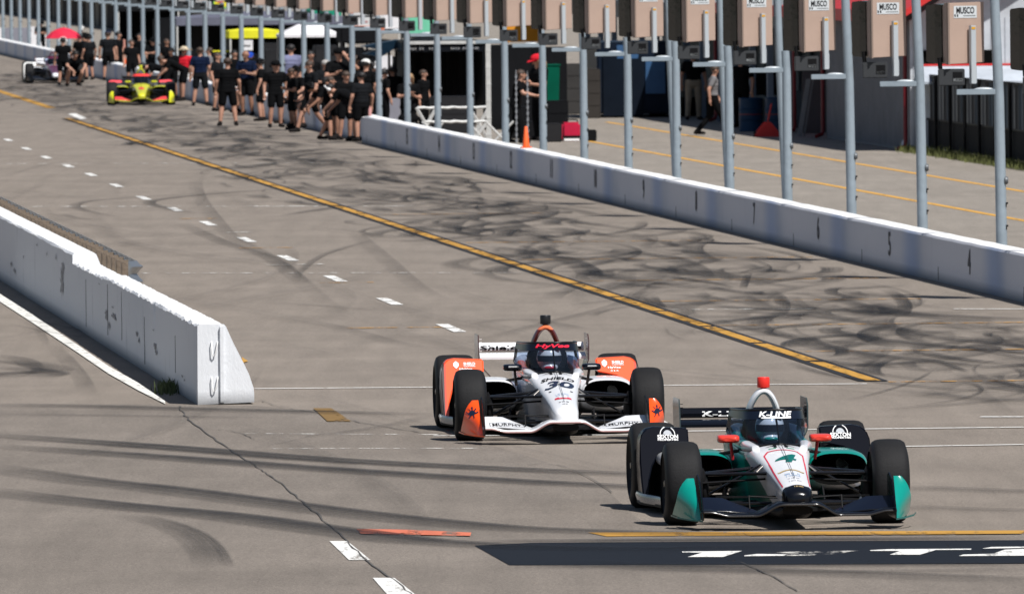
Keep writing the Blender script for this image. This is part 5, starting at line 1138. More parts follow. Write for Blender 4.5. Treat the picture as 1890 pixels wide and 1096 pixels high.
# seated on the far pit wall or standing behind it: x, head-top y, pose, lane offset, ...
BK = [
    (478, 128, 'seat', .1, -80, C_DK, C_BLK, 0, H_BLK, C_BLK, 'person in charcoal sitting on the wall between the navy shirt and the black cap', {}),
    (561, 133, 'seat', .1, -50, C_BLK, C_BLK, 0, H_BLK, C_BLK, 'person in black cap and shorts sitting on the wall with bare knees forward', {}),
    (588, 145, 'seat', .1, -70, C_BLK, C_DK, 0, H_BRN, None, 'person in black sitting on the wall behind the one stretching arms', {}),
    (343, 91, 'seatup', .1, 150, C_RED, C_WHT, 0, H_BRN, C_STRAW, 'person in red shirt, white shorts and straw hat sitting on the wall', {}),
    (603, 112, 'fold', .75, 30, C_DK, C_DK, 1, H_GRY, None, 'grey-haired person with pink face standing behind the wall', dict()),
    (629, 92, 'raise', .9, 10, C_BLK, C_BLK, 1, H_BLK, C_BLK, 'person with bare arm raised to the face holding a phone', {}),
    (646, 128, 'bend', .45, -120, C_DK, C_BLK, 1, H_BLK, None, 'person in charcoal hunched over behind the one with raised arm', {}),
    (679, 112, 'stand', .8, 150, C_BLK, C_BLK, 1, H_BLK, C_WHT, 'person in black with white cap just left of the wall end', {}),
    (712, 130, 'stand', 1.6, 120, C_BLK, C_BLK, 1, H_BLK, None, 'person in black with short dark hair beside the grey box', {}),
    (757, 136, 'phone', 1.0, 20, C_BLK, C_BLK, 1, H_BLD, None, 'blond person in black dress looking down at a phone beside the white post', dict(long_hair=True, dress=True)),
    (785, 150, 'stand', 2.4, 60, C_BLK, C_BLK, 1, H_BRN, None, 'person in black half hidden behind the pole right of the blond person', {}),
    (541, 70, 'stand', 1.2, 180, C_LAV, C_BLK, 1, H_BLK, None, 'person in lavender shirt and black trousers seen from behind below the white canopy', {}),
    (286, 80, 'fold', 1.0, 10, C_BLK, C_BLK, 1, H_BLK, C_BLK, 'person in black cap standing behind the wall above the yellow car', {}),
    (312, 84, 'stand', 1.2, 40, C_BLK, C_BLK, 1, H_BRN, None, 'person in black turned right under the grey awning', dict(skin=SKIN2)),
    (262, 92, 'stand', 1.5, -20, C_BLK, C_BLK, 1, H_BLK, None, 'person in black at the left under the black awning', {}),
    (391, 98, 'stand', .8, -90, C_GRY, C_GRY, 1, H_BRN, None, 'person in grey standing between the navy shirt and the yellow-topped cart', {}),
    (466, 104, 'fold', 1.1, 0, C_BLK, C_BLK, 1, H_BRN, C_RYL, 'person in royal blue cap behind the bald one', {}),
    (955, 128, 'reach', 3.2, 80, C_BLK, C_BLK, 1, H_BRN, None, 'person in black reaching right towards the green bin', {}),
    (999, 102, 'fold', 4.0, -60, C_BLK, C_BLK, 1, H_BLD, C_RED, 'person with red cap and blond hair beside the green bins', dict(long_hair=True)),
    (577, 96, 'stand', 1.3, 30, C_BLK, C_BLK, 1, H_BLK, None, 'person in black in the shadow below the white canopy', {}),
    (664, 104, 'fold', 1.5, -40, C_BLK, C_BLK, 1, H_BRN, None, 'person in black with folded arms left of the white cap', {}),
    (694, 118, 'stand', 1.1, 100, C_DK, C_BLK, 1, H_BLK, None, 'person in charcoal right of the white cap at the wall end', {}),
    (728, 138, 'stand', 2.2, -160, C_BLK, C_BLK, 1, H_BLK, None, 'person in black behind the grey box with back turned', {}),
    (437, 112, 'stand', 1.0, 20, C_BLK, C_BLK, 1, H_BLK, None, 'person in black just behind the bald one to the left', {}),
    (80, 64, 'fold', 1.0, 20, C_BLK, C_BLK, 1, H_BLK, C_BLK, 'person in black at the left edge of the red umbrella', {}),
    (155, 49, 'fold', 1.0, 0, C_BLK, C_BLK, 1, H_BRN, C_WHT, 'person in white cap at the right edge of the red umbrella', {}),
]
for (x, yt, ps, off, yw, top, legs, lg, hr, cp, lab, ex) in BK:
    a = aW + off if off > .3 else aW + .17
    P0 = W(x, 548, a); g = L(a, P0.y, 0); s_ = FPX / g.y
    # ground row for this point
    v = g - CAMP; yg = 548 - v.dot(upv) / v.dot(fwd) * FPX
    if ps.startswith('seat'): person(g, 1.7, ps, yw, top, legs, bool(lg), hr, lab, cap=cp, **ex)
    else:
        h = (yg - yt) / s_
        if ps == 'bend': h = 1.75
        person(g, min(2.0, max(1.45, h)) if x != 541 else 1.8, ps, yw, top, legs, bool(lg), hr, lab, cap=cp, **ex)
# people in the paddock on the right
for (x, yb, yt, ps, yw, top, legs, lg, hr, cp, lab, ex) in (
    (1317, 252, 122, 'walk', 95, C_GRY, C_BLK, 1, H_BRN, None, 'person in grey shirt and black trousers walking past the garage', {}),
    (1212, 213, 88, 'hips', 40, C_BLU, C_KHK, 1, H_GRY, None, 'person in light blue shirt and khaki trousers half hidden behind a pole', dict(long_sleeve=True)),
    (1372, 250, 116, 'stand', -30, C_BLK, C_BLK, 1, H_BRN, None, 'person in black standing in the shade left of the blue drums', {}),
    (1283, 226, 118, 'stand', 10, C_BLK, C_KHK, 1, H_BRN, None, 'person in khaki trousers in the dark garage behind the workbench', {}),
    (1103, 208, 100, 'fold', 20, C_GRY, C_DK, 1, H_GRY, None, 'person in dark grey standing left of the navy trailer', {})):
    loc = G(x, yb); hh = hpx(x, yt, yb)
    if x in (1372, 1283): P0 = W(x, 548, 28.45); loc = L(28.45, P0.y, 0); hh = 1.72
    person(loc, hh, ps, yw, top, legs, bool(lg), hr, lab, cap=cp, **ex)
# drivers
def driver(car, helm, stripe, label, h=1.62):
    me, p, lk, up, sd = body_mesh('drive', True, True); me = me.copy()
    loc = car.matrix_basis @ V(0, 1.12, .04)
    R = empty('person', loc, car.rotation_euler.z, label, 'person'); R.scale = (.93,) * 3
    for i, m in enumerate((C_BLK, C_DK, C_DK, C_SHOE, EYE)): me.materials[i] = m
    o = bpy.data.objects.new('body', me); COL.objects.link(o); o.parent = R
    c = p['N']; b = MB(); b.ball(c + V(0, 0, .02), (.125, .145, .135), 24, 16); b.ball(c + V(0, -.05, -.07), (.085, .1, .06), 16, 10); h_ = b.build('helmet', helm, R, smooth=80)
    b = MB(); b.loft([[c + V(.129 * cos(t), -.15 * sin(t), z) for t in [radians(20 + 140 * k / 16) for k in range(17)]] for z in (-.015, .045)], False, False, closed=False); b.build('visor', P('visor', (.01, .012, .018), .35) if 'visor' not in bpy.data.materials else bpy.data.materials['visor'], h_, smooth=80)
    b = MB()
    for q in (-1, 1): b.ball(c + V(q * .06, -.075, .12), (.05, .05, .025), 14, 8, M=Matrix.Rotation(q * .5, 3, 'Y'))
    b.ball(c + V(0, -.135, -.075), (.06, .02, .02), 12, 8); b.build('helmet_stripe', stripe, h_, smooth=80)
    return R
driver(gc, P('helmet_white', (.75, .76, .76), .2, 0, .8), teal, 'person with white and teal helmet driving the green and white car')
driver(lc, P('helmet_cream', (.75, .72, .7), .2, 0, .8), P('helmet_red', (.65, .02, .04), .25, 0, .6), 'person with white and red helmet driving the orange and white car')
# ================================================================== PADDOCK BEHIND THE WALL
def at(x, a):                                   # ground point in image column x on lane offset a
    P0 = W(x, 548, a); g = L(a, P0.y, 0); s_ = FPX / g.y; v = g - CAMP
    return g, s_, 548 - v.dot(upv) / v.dot(fwd) * FPX
def fab(name, c, rough=.8): return bpy.data.materials.get(name) or P(name, c, rough, var=.2, vs=1.5, bump=.4, bs=4, spec=.1 if max(c) < .1 else .4)
F_BLK = fab('tent_black', (.007, .0075, .009)); F_SHN = fab('vinyl_black_shiny', (.008, .009, .012), .25); F_CHR = fab('panel_charcoal', (.022, .022, .024), .6); F_YEL = fab('canopy_yellow', (.75, .72, .02)); F_WHT = fab('canopy_white', (.75, .74, .76))
F_LAV = fab('awning_blue_grey', (.12, .125, .17)); F_MNT = fab('canopy_mint', (.16, .55, .36)); F_TEA = fab('canopy_green', (.0, .26, .16)); F_ORG = fab('canopy_orange', (.75, .30, .02)); F_NVY = fab('trailer_navy', (.009, .015, .028), .4); F_TEALB = fab('awning_dark_teal', (.008, .022, .04), .35)
F_RED = fab('red_panel', (.6, .03, .03), .5); F_DRED = fab('downpipe_red', (.16, .006, .012), .4); F_GREY = fab('siding_grey', (.17, .18, .205), .6); F_BLUG = fab('siding_blue_grey', (.16, .20, .26), .6); F_GRN = fab('bin_green', (.0, .085, .05), .5); F_BLU = fab('drum_blue', (.012, .04, .09), .35); F_LGT = fab('box_pale_grey', (.23, .23, .27), .6)
F_ALU = P('aluminium_painted', (.6, .6, .58), .45, .2, var=.2, vs=9); F_CHROME = P('foil_bright', (.6, .6, .6), .2, .8, bump=1, bs=12)
def canopy(x0, x1, yt, ye, yw, a, dep, roof, val, label, wall=None, posts=F_ALU, valh=None, name='canopy_tent', group=None, vtext=None, slant=0):
    """tent: roof from yt (ridge) to ye (eave) rows, curtain down to yw row"""
    g, s_, yg = at((x0 + x1) / 2, a); w_ = (x1 - x0) / s_; zt, ze = (yg - yt) / s_, (yg - ye) / s_; zw = max(.02, (yg - yw) / s_)
    R = empty(name, g, LYAW, label, 'tent' if 'tent' in name else 'awning', group)
    b = MB(); h = w_ / 2; b.loft([[(-h, 0, ze), (h, 0, ze + slant), (h, dep, ze + slant), (-h, dep, ze)], [(-h * .35, dep * .3, zt), (h * .35, dep * .3, zt), (h * .35, dep * .7, zt), (-h * .35, dep * .7, zt)]], True, True); b.build('roof', roof, R, smooth=20)
    vh = valh or .18
    b = MB(); b.b2((-h - .005, -.015, ze - vh), (h + .005, .0, ze)); b.b2((-h - .015, 0, ze - vh), (-h, dep, ze)); b.b2((h, 0, ze - vh), (h + .015, dep, ze)); v_ = b.build('valance', val, R)
    if vtext: place_flat(text_mesh(vtext[0], vh * .5, vtext[2], bold=.02), 'lettering', vtext[1], v_, (0, -.017, ze - vh / 2), (1, 0, 0), (0, 0, 1))
    for sx in (-1, 1):
        for sy in (.03, dep - .03):
            b = MB(); b.b2((sx * (h - .03) - .025, sy - .025, 0), (sx * (h - .03) + .025, sy + .025, ze - .02)); b.build('post', posts, R)
    if wall:
        b = MB(); n = 30
        for yy in (dep - .05,):
            fr = [(-h + 2 * h * i / n, yy + .04 * sin(i * 1.7) + .02 * sin(i * 4.1)) for i in range(n + 1)]
            b.loft([[(x, y, zw) for x, y in fr] + [(x, y + .01, zw) for x, y in reversed(fr)], [(x, y, ze - .02) for x, y in fr] + [(x, y + .01, ze - .02) for x, y in reversed(fr)]])
        b.b2((-h + .03, .1, zw), (-h + .05, dep - .1, ze - .05)); b.b2((h - .05, .1, zw), (h - .03, dep - .1, ze - .05))
        b.build('side_curtain', wall, R, smooth=50)
    return R, g, s_, yg
def crate(x0, x1, yt, a, dep, mat, name, label, cat, yb=None, z0=0.0, bev=.02, lid=None, group=None, rz=0, extra=None):
    g, s_, yg = at((x0 + x1) / 2, a); w_ = (x1 - x0) / s_; zt = (yg - yt) / s_
    if yb is not None: z0 = (yg - yb) / s_
    R = empty(name, g + Vector((0, 0, max(z0, 0))), LYAW + rz, label, cat, group); h = zt - max(z0, 0)
    b = MB(); b.box((0, dep / 2, h / 2), (w_, dep, h)); b.build('body', mat, R, bevel=min(bev, w_ / 5, h / 5))
    if lid: b = MB(); b.box((0, dep / 2, h + .012), (w_ * 1.04, dep * 1.04, .03)); b.build('lid', lid, R, bevel=.006)
    b = MB()
    nd = 1 if extra == 'panel' else max(1, int(h / .3))
    for i in range(nd): b.box((0, -.004, h * (i + .5) / nd), (w_ * .9, .008, h / nd * .9))
    if h > .3 and extra != 'plain': b.build('drawer_front' if extra != 'panel' else 'panel_front', mat, R, bevel=.005)
    if extra == 'wheels':
        for sx in (-1, 1): b = MB(); b.lathe([(.001, -.02), (.06, -.02), (.06, .02), (.001, .02)], 'X', (sx * w_ * .38, .05, .05), 14); b.build('caster', M_ink, R, smooth=40)
    return R, g, s_, h, w_
# --- tents and carts from left to right
canopy(222, 336, 3, 15, 92, aW + 3.1, 3.0, F_BLK, F_BLK, 'large black pit awning with a pointed left eave behind the crew', wall=F_BLK, valh=.12, name='awning')
canopy(330, 645, 22, 32, 98, aW + 4.6, 3.0, F_LAV, F_LAV, 'wide blue-grey awning roof stretching behind the crew', wall=F_BLK, valh=.25, name='awning')
crate(290, 345, 34, aW + 2.2, 1.2, F_BLK, 'pit_cart', 'tall black pit cart at the left under the black awning', 'pit cart', extra='panel')
crate(352, 378, 46, aW + 2.6, 1.2, F_CHR, 'pit_cart', 'charcoal pit cart beside the edge of the blue-grey awning', 'pit cart', extra='panel')
crate(383, 432, 96, aW + 1.3, 1.0, F_BLK, 'tool_cart', 'low black tool cart with a bright yellow lid', 'tool cart', lid=F_YEL)
canopy(428, 527, 53, 57, 128, aW + 2.4, 2.2, F_YEL, F_YEL, 'small canopy with bright yellow valance over black pit cart', wall=F_BLK, valh=.22)
crate(428, 468, 72, aW + 2.0, 1.2, F_BLK, 'pit_cart', 'black pit cart with a white notice, left under the yellow canopy', 'pit cart')
g, s_, yg = at(461, aW + 1.9); o = MB().box((0, 0, 0), (20 / s_, .02, 19 / s_)).build('notice_board', F_WHT); o.location = g + Vector((0, 0, (yg - 84) / s_)); o.rotation_euler.z = LYAW; tag(o, 'small white notice board hanging under the yellow canopy', 'notice board')
for (x, w_, sg) in ((0, .16, 'SPEC'),): place_flat(poly_me(dashes(.2, .07, 4, 5)), 'lettering', M_ink, o, (0, -.012, -.02), (1, 0, 0), (0, 0, 1))
canopy(524, 634, 46, 64, 135, aW + 2.2, 2.2, F_WHT, F_WHT, 'white pit canopy with pink lettering on its right', wall=F_BLK, valh=.08)
g, s_, yg = at(566, aW + 1.7)
R = empty('equipment_rack', g, LYAW, 'white equipment rack with hanging hoses under the white canopy', 'rack')
b = MB(); b.box((0, 0, .85), (26 / s_, .3, 1.1)); b.build('cabinet', fab('cabinet_white', (.62, .62, .6)), R, bevel=.02)
for i in range(5):
    b = MB(); x = -.15 + .085 * i; b.tube([(x + .18, -.2, 1.6), (x + .2, -.22, 1.3), (x + .15, -.22, .9), (x + .18, -.2, .6)], .014, 8); b.build('hose', M_inkw if i % 2 else F_BLK, R, smooth=60)
crate(490, 525, 80, aW + 2.6, 1.2, F_CHR, 'pit_cart', 'charcoal pit cart right of the yellow canopy pole', 'pit cart')
for (x0, x1, yt_, off, lab) in ((247, 292, 88, 1.9, 'tall black cabinet cart behind the yellow car'), (296, 331, 96, 1.7, 'black cabinet cart left of the straw hat'), (350, 384, 92, 1.8, 'black cabinet cart behind the navy shirt'), (398, 424, 104, 1.6, 'narrow black cart behind the person seen from behind'), (440, 486, 100, 1.7, 'black cabinet behind the royal blue cap'),
    (492, 530, 92, 1.9, 'black cabinet behind the person in the black cap'), (585, 628, 84, 1.9, 'black cabinet behind the grey-haired person'), (632, 676, 88, 1.9, 'broad black cabinet under the boxy roof'), (682, 706, 112, 1.7, 'black cabinet behind the pit wall end'), (160, 196, 104, 2.6, 'low black case right of the tall orange cone')):
    crate(x0, x1, yt_, aW + off, .9, F_BLK if int(x0) % 3 else F_CHR, 'pit_cabinet', lab, 'cabinet', extra='panel')
# timing stand with black roof box
g, s_, yg = at(666, aW + 2.3)
R = empty('timing_stand', g, LYAW, 'tall black timing stand with boxy roof under the number 14 sign', 'timing stand')
b = MB(); b.box((0, .9, (yg - 65) / s_), (66 / s_, 1.8, 30 / s_)); b.build('roof_box', F_BLK, R, bevel=.03)
b = MB(); b.box((.02, .8, (yg - 140) / s_), (58 / s_, 1.4, (yg - 95) / s_ * .75)); b.build('cabinet', F_BLK, R, bevel=.03)
for sx in (-.45, .5): b = MB(); b.b2((sx - .03, -.05, 0), (sx + .03, .02, (yg - 78) / s_)); b.build('leg', F_CHR, R)
b = MB(); b.tube([(.45, -.1, (yg - 78) / s_), (.62, -.1, (yg - 60) / s_)], .05, 8); b.build('lamp_arm', F_CHROME, R, smooth=50)
# sign 14
g, s_, yg = at(682, aW + 3.0)
R = empty('number_sign', g, LYAW, 'white number 14 sign board with red-orange border', 'sign')
z0, z1 = (yg - 52) / s_, (yg + 14) / s_; w0 = 34 / s_
b = MB(); b.b2((-w0 * .75, 0, z0 + .32), (w0 * .45, .04, z1)); b.b2((-w0 * .75, .002, z0), (w0 * .95, .038, z0 + .30)); b.build('board', fab('board_white', (.62, .62, .62)), R)
b = MB(); b.b2((-w0 * .75 - .07, -.01, z0 - .05), (-w0 * .75, .05, z1)); b.b2((-w0 * .75, -.01, z0 - .06), (w0 * .95, .05, z0 - .0)); b.b2((-w0 * .7, -.01, z0 + .04), (w0 * .9, .0, z0 + .055)); b.build('border', fab('border_orange', (.7, .2, .1)), R)
b = MB(); b.b2((-w0 * .75, -.012, z0 + .295), (w0 * .45, .0, z0 + .325)); b.build('board_gap', M_ink, R)
place_flat(text_mesh('14', .30, .26, bold=.01), 'lettering', M_ink, R, (w0 * .2, -.008, z0 + .55), (1, 0, 0), (0, 0, 1))
place_flat(poly_me(dashes(.34, .06, 9, 4)), 'lettering', fab('print_rose', (.45, .2, .2)), R, (w0 * .1, -.008, z0 + .16), (1, 0, 0), (0, 0, 1))
b = MB(); b.b2((-.03, .06, 0), (.03, .1, z0)); b.build('pole', F_CHR, R)
# dark teal rounded awning arm
g, s_, yg = at(706, aW + 2.0)
R = empty('awning', g, LYAW, 'dark teal rounded awning roof over the black cart, right of the timing stand', 'awning')
b = MB(); b.loft([[(-34 / s_ * .95 * k - .0, y, (yg - 92 + 6 * k) / s_) for k in (0, 1)] + [(34 / s_, y, (yg - 74) / s_), (34 / s_, y, (yg - 86) / s_), (0, y, (yg - 106) / s_), (-28 / s_, y, (yg - 100) / s_)] for y in (-.1, .5, 1.2)]); b.build('roof', F_TEALB, R, smooth=50)
for sx in (.25, .42): b = MB(); b.b2((sx - .03, .5, 0), (sx + .03, .56, (yg - 86) / s_)); b.build('post', F_BLK, R)
crate(676, 735, 105, aW + 3.0, 1.0, F_BLK, 'pit_cart', 'black pit cart in the shade right of the timing stand', 'pit cart')
crate(708, 728, 103, aW + 2.5, .05, F_WHT, 'sign_panel', 'upright white sign panel with black figures beside the dark cart', 'sign', yb=142, extra='plain', bev=.002)
g, s_, yg = at(716, aW + 2.5); 
crate(719, 742, 182, aW + 1.9, .5, F_LGT, 'equipment_box', 'pale grey upright equipment box left of the blond person', 'box', extra='plain')
# black tent with white frame
R, g, s_, yg = canopy(748, 900, 70, 76, 200, aW + 3.4, 3.0, F_BLK, F_SHN, 'big black pit tent with white top rail and glossy valance', wall=F_CHR, valh=.26, posts=F_BLK, vtext=None)
b = MB(); b.b2((-75 / s_, -.06, (yg - 82) / s_), (75 / s_, -.02, (yg - 76) / s_)); b.build('top_rail', F_ALU, R, bevel=.004)
for x_ in (-.55, .5): place_flat(poly_me(dashes(.7, .06, 12, int(x_ * 9) + 9)), 'lettering', F_CHROME, R, (x_, -.05, (yg - 90) / s_), (1, 0, 0), (0, 0, 1))
for i, (x, yt_, lab) in enumerate(((741, 76, 'white upright post left of the big black tent'), (905, 80, 'white upright post right of the big black tent'))):
    g, s_, yg = at(x, aW + 2.6); b = MB(); h = (yg - yt_) / s_; b.b2((-.055, -.055, 0), (.055, .055, h)); b.b2((-.12, -.12, 0), (.12, .12, .03))
    for k in range(6): b.b2((-.06, -.062, h * (k + .5) / 6), (.06, -.05, h * (k + .5) / 6 + .03))
    o = b.build('tent_post', F_ALU); o.location = g; tag(o, lab, 'post')
crate(905, 985, 84, aW + 4.6, 1.8, F_BLK, 'pit_cart', 'large black pit cart behind the right white tent post', 'pit cart', extra='panel')
crate(985, 1050, 88, aW + 6.2, 1.5, F_BLK, 'pit_cart', 'black pit cart behind the person with the red cap', 'pit cart', extra='panel')
crate(800, 880, 178, aW + 2.9, .7, F_CHR, 'equipment_case', 'charcoal equipment case behind the folding stands', 'case')
# folding X-leg stands
for (x0, x1, yt_, off, lab) in ((776, 905, 199, 1.9, 'long white folding trestle stand behind the wall, higher rear one'), (790, 900, 225, 1.55, 'white folding trestle stand with crossed legs, lower front one')):
    g, s_, yg = at((x0 + x1) / 2, aW + off); w_ = (x1 - x0) / s_; h = (yg - yt_) / s_
    R = empty('folding_stand', g, LYAW, lab, 'stand', 'white folding stands')
    for y in (0, .5):
        b = MB(); b.tube([(-w_ / 2 + w_ * k / 12, y, h + .01 * sin(k * 2.3)) for k in range(13)], .028, 8); b.build('rail', F_ALU, R, smooth=50)
    for cx in (-w_ * .38, w_ * .38):
        for y in (0, .5):
            for sg in (-1, 1): b = MB(); b.tube([(cx - sg * .22, y, 0), (cx + sg * .22, y, h)], .022, 8); b.build('leg', F_ALU, R, smooth=50)
g, s_, yg = at(925, aW + 2.2); R = empty('folding_stand', g, LYAW, 'single pair of crossed white legs right of the white tent post', 'stand', 'white folding stands')
for sg in (-1, 1): b = MB(); b.tube([(-sg * .3, 0, 0), (sg * .3, 0, .62)], .025, 8); b.build('leg', F_ALU, R, smooth=50)
for (x, lab) in ((956, 'left one of two pale chains hanging beside the cone'), (977, 'right one of two pale chains hanging beside the cone')):
    g, s_, yg = at(x, aW + 2.4); b = MB()
    for k in range(26): b.box((0, 0, .12 + k * .062), (.018 if k % 2 else .045, .045 if k % 2 else .018, .066))
    b.tube([(0, 0, 0), (0, 0, 1.75)], .008, 6); o = b.build('hanging_chain', fab('chain', (.25, .26, .28))); o.location = g; tag(o, lab, 'chain', 'chains beside the cone')
# bins, generator, cases
def bin_(x0, x1, yt_, a, label, mat=F_GRN):
    g, s_, yg = at((x0 + x1) / 2, a); w_ = (x1 - x0) / s_; h = (yg - yt_) / s_; R = empty('waste_bin', g, LYAW, label, 'bin', 'green bins')
    b = MB(); b.loft([[(-w_ * .38, -w_ * .4, .05), (w_ * .38, -w_ * .4, .05), (w_ * .38, w_ * .4, .05), (-w_ * .38, w_ * .4, .05)], [(-w_ / 2, -w_ / 2, h), (w_ / 2, -w_ / 2, h), (w_ / 2, w_ / 2, h), (-w_ / 2, w_ / 2, h)]]); b.build('body', mat, R, bevel=.02)
    b = MB(); b.box((0, 0, h + .02), (w_ * 1.12, w_ * 1.1, .05)); b.build('lid', mat, R, bevel=.015)
bin_(960, 992, 160, aW + 6.0, 'green bin with lid between the two people by the cone'); bin_(1008, 1036, 122, aW + 6.0, 'taller green bin right of the person with the red cap')
crate(1012, 1052, 186, aW + 4.4, .6, F_BLK, 'tool_chest', 'square black tool chest on the apron', 'tool chest', extra='wheels')
crate(950, 1000, 197, aW + 4.6, .6, F_BLK, 'tool_chest', 'black chest in front of the green bin by the cone', 'tool chest'); crate(942, 1002, 224, aW + 3.9, .8, F_BLK, 'equipment_case', 'low black case just right of the cone', 'case'); crate(1003, 1040, 228, aW + 4.1, .6, F_CHR, 'equipment_case', 'small charcoal case left of the red generator', 'case')
R, g, s_, h, w_ = crate(1040, 1075, 226, aW + 4.6, .5, fab('generator_red', (.5, .01, .05), .35), 'generator', 'red portable generator standing on the apron', 'generator', extra='plain', bev=.05)
b = MB(); b.box((0, -.012, h * .2), (w_ * .95, .03, h * .22)); b.build('grille', M_ink, R); b = MB(); b.tube([(-w_ * .35, .1, h), (-w_ * .3, .1, h + .06), (w_ * .3, .1, h + .06), (w_ * .35, .1, h)], .015, 8); b.build('handle', M_ink, R, smooth=50)
b = MB(); b.box((0, -.028, h * .1), (w_ * .8, .005, .05)); b.build('label_strip', M_inkw, R)
crate(1077, 1104, 240, aW + 5.0, .5, F_BLK, 'equipment_case', 'low black case right of the red generator', 'case')
crate(1048, 1082, 118, aW + 8.2, .8, fab('pallet_grey', (.05, .048, .047)), 'stacked_crates', 'dark grey stacked crates left of the navy trailer', 'crates'); crate(1082, 1112, 128, aW + 8.0, .8, fab('pallet_brown', (.045, .04, .036)), 'stacked_crates', 'dark brown stacked crates against the navy trailer', 'crates')
g, s_, yg = at(1050, aW + 6); 
# navy trailer
g, s_, yg = at(1180, aW + 9.2); w_ = 150 / s_; h = (yg - 78) / s_
R = empty('trailer', g, LYAW, 'navy blue race trailer parked across the apron edge', 'trailer')
b = MB(); b.box((0, 2.5, h / 2 + .05), (w_, 5, h - .1)); b.build('body', F_NVY, R, bevel=.04)
b = MB(); b.box((-.25, -.03, h - .25), (.55, .05, .35)); b.box((.45, -.03, h * .55), (.5, .04, .9)); b.build('blue_panel', fab('panel_blue', (.035, .10, .22), .5), R, bevel=.01)
b = MB(); b.box((-w_ * .18, -.03, h * .42), (w_ * .5, .04, h * .8)); b.box((w_ * .44, -.03, h * .45), (.12, .06, h * .85)); b.build('door', fab('door_navy', (.006, .010, .018), .5), R, bevel=.01)
for sx in (-1, 1): b = MB(); b.lathe([(.001, -.12), (.3, -.12), (.33, -.08), (.33, .08), (.3, .12), (.001, .12)], 'X', (sx * w_ * .42, 3, .33), 24); b.build('wheel', TY, R, smooth=40)
# --- garage building, lane-side face at offset aB
aB = 28.75; dB0, dB1 = at(1682, aB)[0].y, at(1262, aB)[0].y
def gy(x): return (L(aB, at(x, aB)[0].y) - L(aB, dB0)).length
R = empty('garage_building', L(aB, dB0), LYAW, 'long low garage building with open dark bays, grey siding and red downpipes', 'building')
y1, y2, y3, yend = gy(1528), gy(1476), gy(1331), gy(1262) + 60; HB = 2.75
b = MB(); b.b2((0, 0, 0), (.15, y1, HB)); b.build('wall', F_GREY, R, bevel=.01)
b = MB()
for i in range(int(y1 / .3)): b.b2((-.012, .1 + i * .3, .05), (0.0, .13 + i * .3, HB))
b.build('siding_ribs', F_GREY, R)
b = MB(); b.prism([(0, 0), (6, 0), (6, HB + 2.0), (3, HB + 2.0), (0, HB)], 'Y', -.15, 0); b.build('end_wall', fab('end_wall_pale', (.5, .53, .57)), R)
b = MB()
for k in range(40): b.b2((.06 + k * .15, -.165, 0), (.075 + k * .15, -.15, 2.8))
b.build('end_wall_ribs', fab('end_wall_rib', (.36, .38, .42)), R)
b = MB(); b.loft([[(.15, -1.1, 1.42), (.15, -1.1, 1.47), (.15, -.17, 1.79), (.15, -.17, 1.72)], [(6, -1.1, 1.42), (6, -1.1, 1.47), (6, -.17, 1.79), (6, -.17, 1.72)]]); b.build('lean_to_roof', fab('roof_pale_blue', (.42, .47, .53)), R)
b = MB(); b.b2((.1, -.2, 1.79), (6, -.17, 1.83)); b.build('flashing', F_RED, R)
b = MB(); b.b2((.2, -.19, 1.84), (1.75, -.16, 2.12)); b.build('dark_strip', DEEP, R)  # flat dark strip on the end wall, just above the flashing
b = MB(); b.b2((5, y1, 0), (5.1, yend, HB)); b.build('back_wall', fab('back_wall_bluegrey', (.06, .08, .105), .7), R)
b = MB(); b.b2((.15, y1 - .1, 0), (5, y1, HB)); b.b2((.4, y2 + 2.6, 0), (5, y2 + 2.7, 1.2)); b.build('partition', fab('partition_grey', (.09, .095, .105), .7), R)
b = MB(); b.b2((.0, y1, HB - .35), (.15, yend, HB)); b.build('lintel', F_GREY, R)
b = MB(); b.loft([[(-.35, y, HB), (-.35, y, HB + .14), (3, y, HB + 2.3), (6.4, y, HB + 2.3), (6.4, y, HB + 2.1), (3, y, HB + 2.1)] for y in (-1.1, y2 + 1)]); b.build('roof', F_RED, R)
b = MB(); b.loft([[(-.35, y, HB), (-.35, y, HB + .14), (6.2, y, HB + .7), (6.2, y, HB)] for y in (y2 + 1, yend)]); b.build('rear_roof', fab('roof_grey', (.2, .21, .22)), R)
b = MB(); b.b2((-.38, -.3, HB - .06), (-.352, y3 + 3, HB + .2)); b.build('fascia', F_RED, R)
for yy in (.06, y1 - .08, y2, y3):
    b = MB(); b.tube([(-.09, yy, HB), (-.09, yy, .2), (-.11, yy - .02, .1), (-.26, yy - .12, .05)], .045, 10); b.build('downpipe', F_DRED, R, smooth=50)
for k in range(14):
    b = MB(); yy = y2 + 3.0 + k * 4.2; b.b2((.02, yy, 0), (.16, yy + .22, HB - .3)); b.build('bay_post', F_BLUG, R)
for k in range(20): b = MB(); b.b2((4.9, y2 + 1 + k * 3.1, .1), (4.98, y2 + 2.2 + k * 3.1, HB - .5)); b.build('back_panel', fab('back_panel_light', (.10, .13, .165), .7), R)
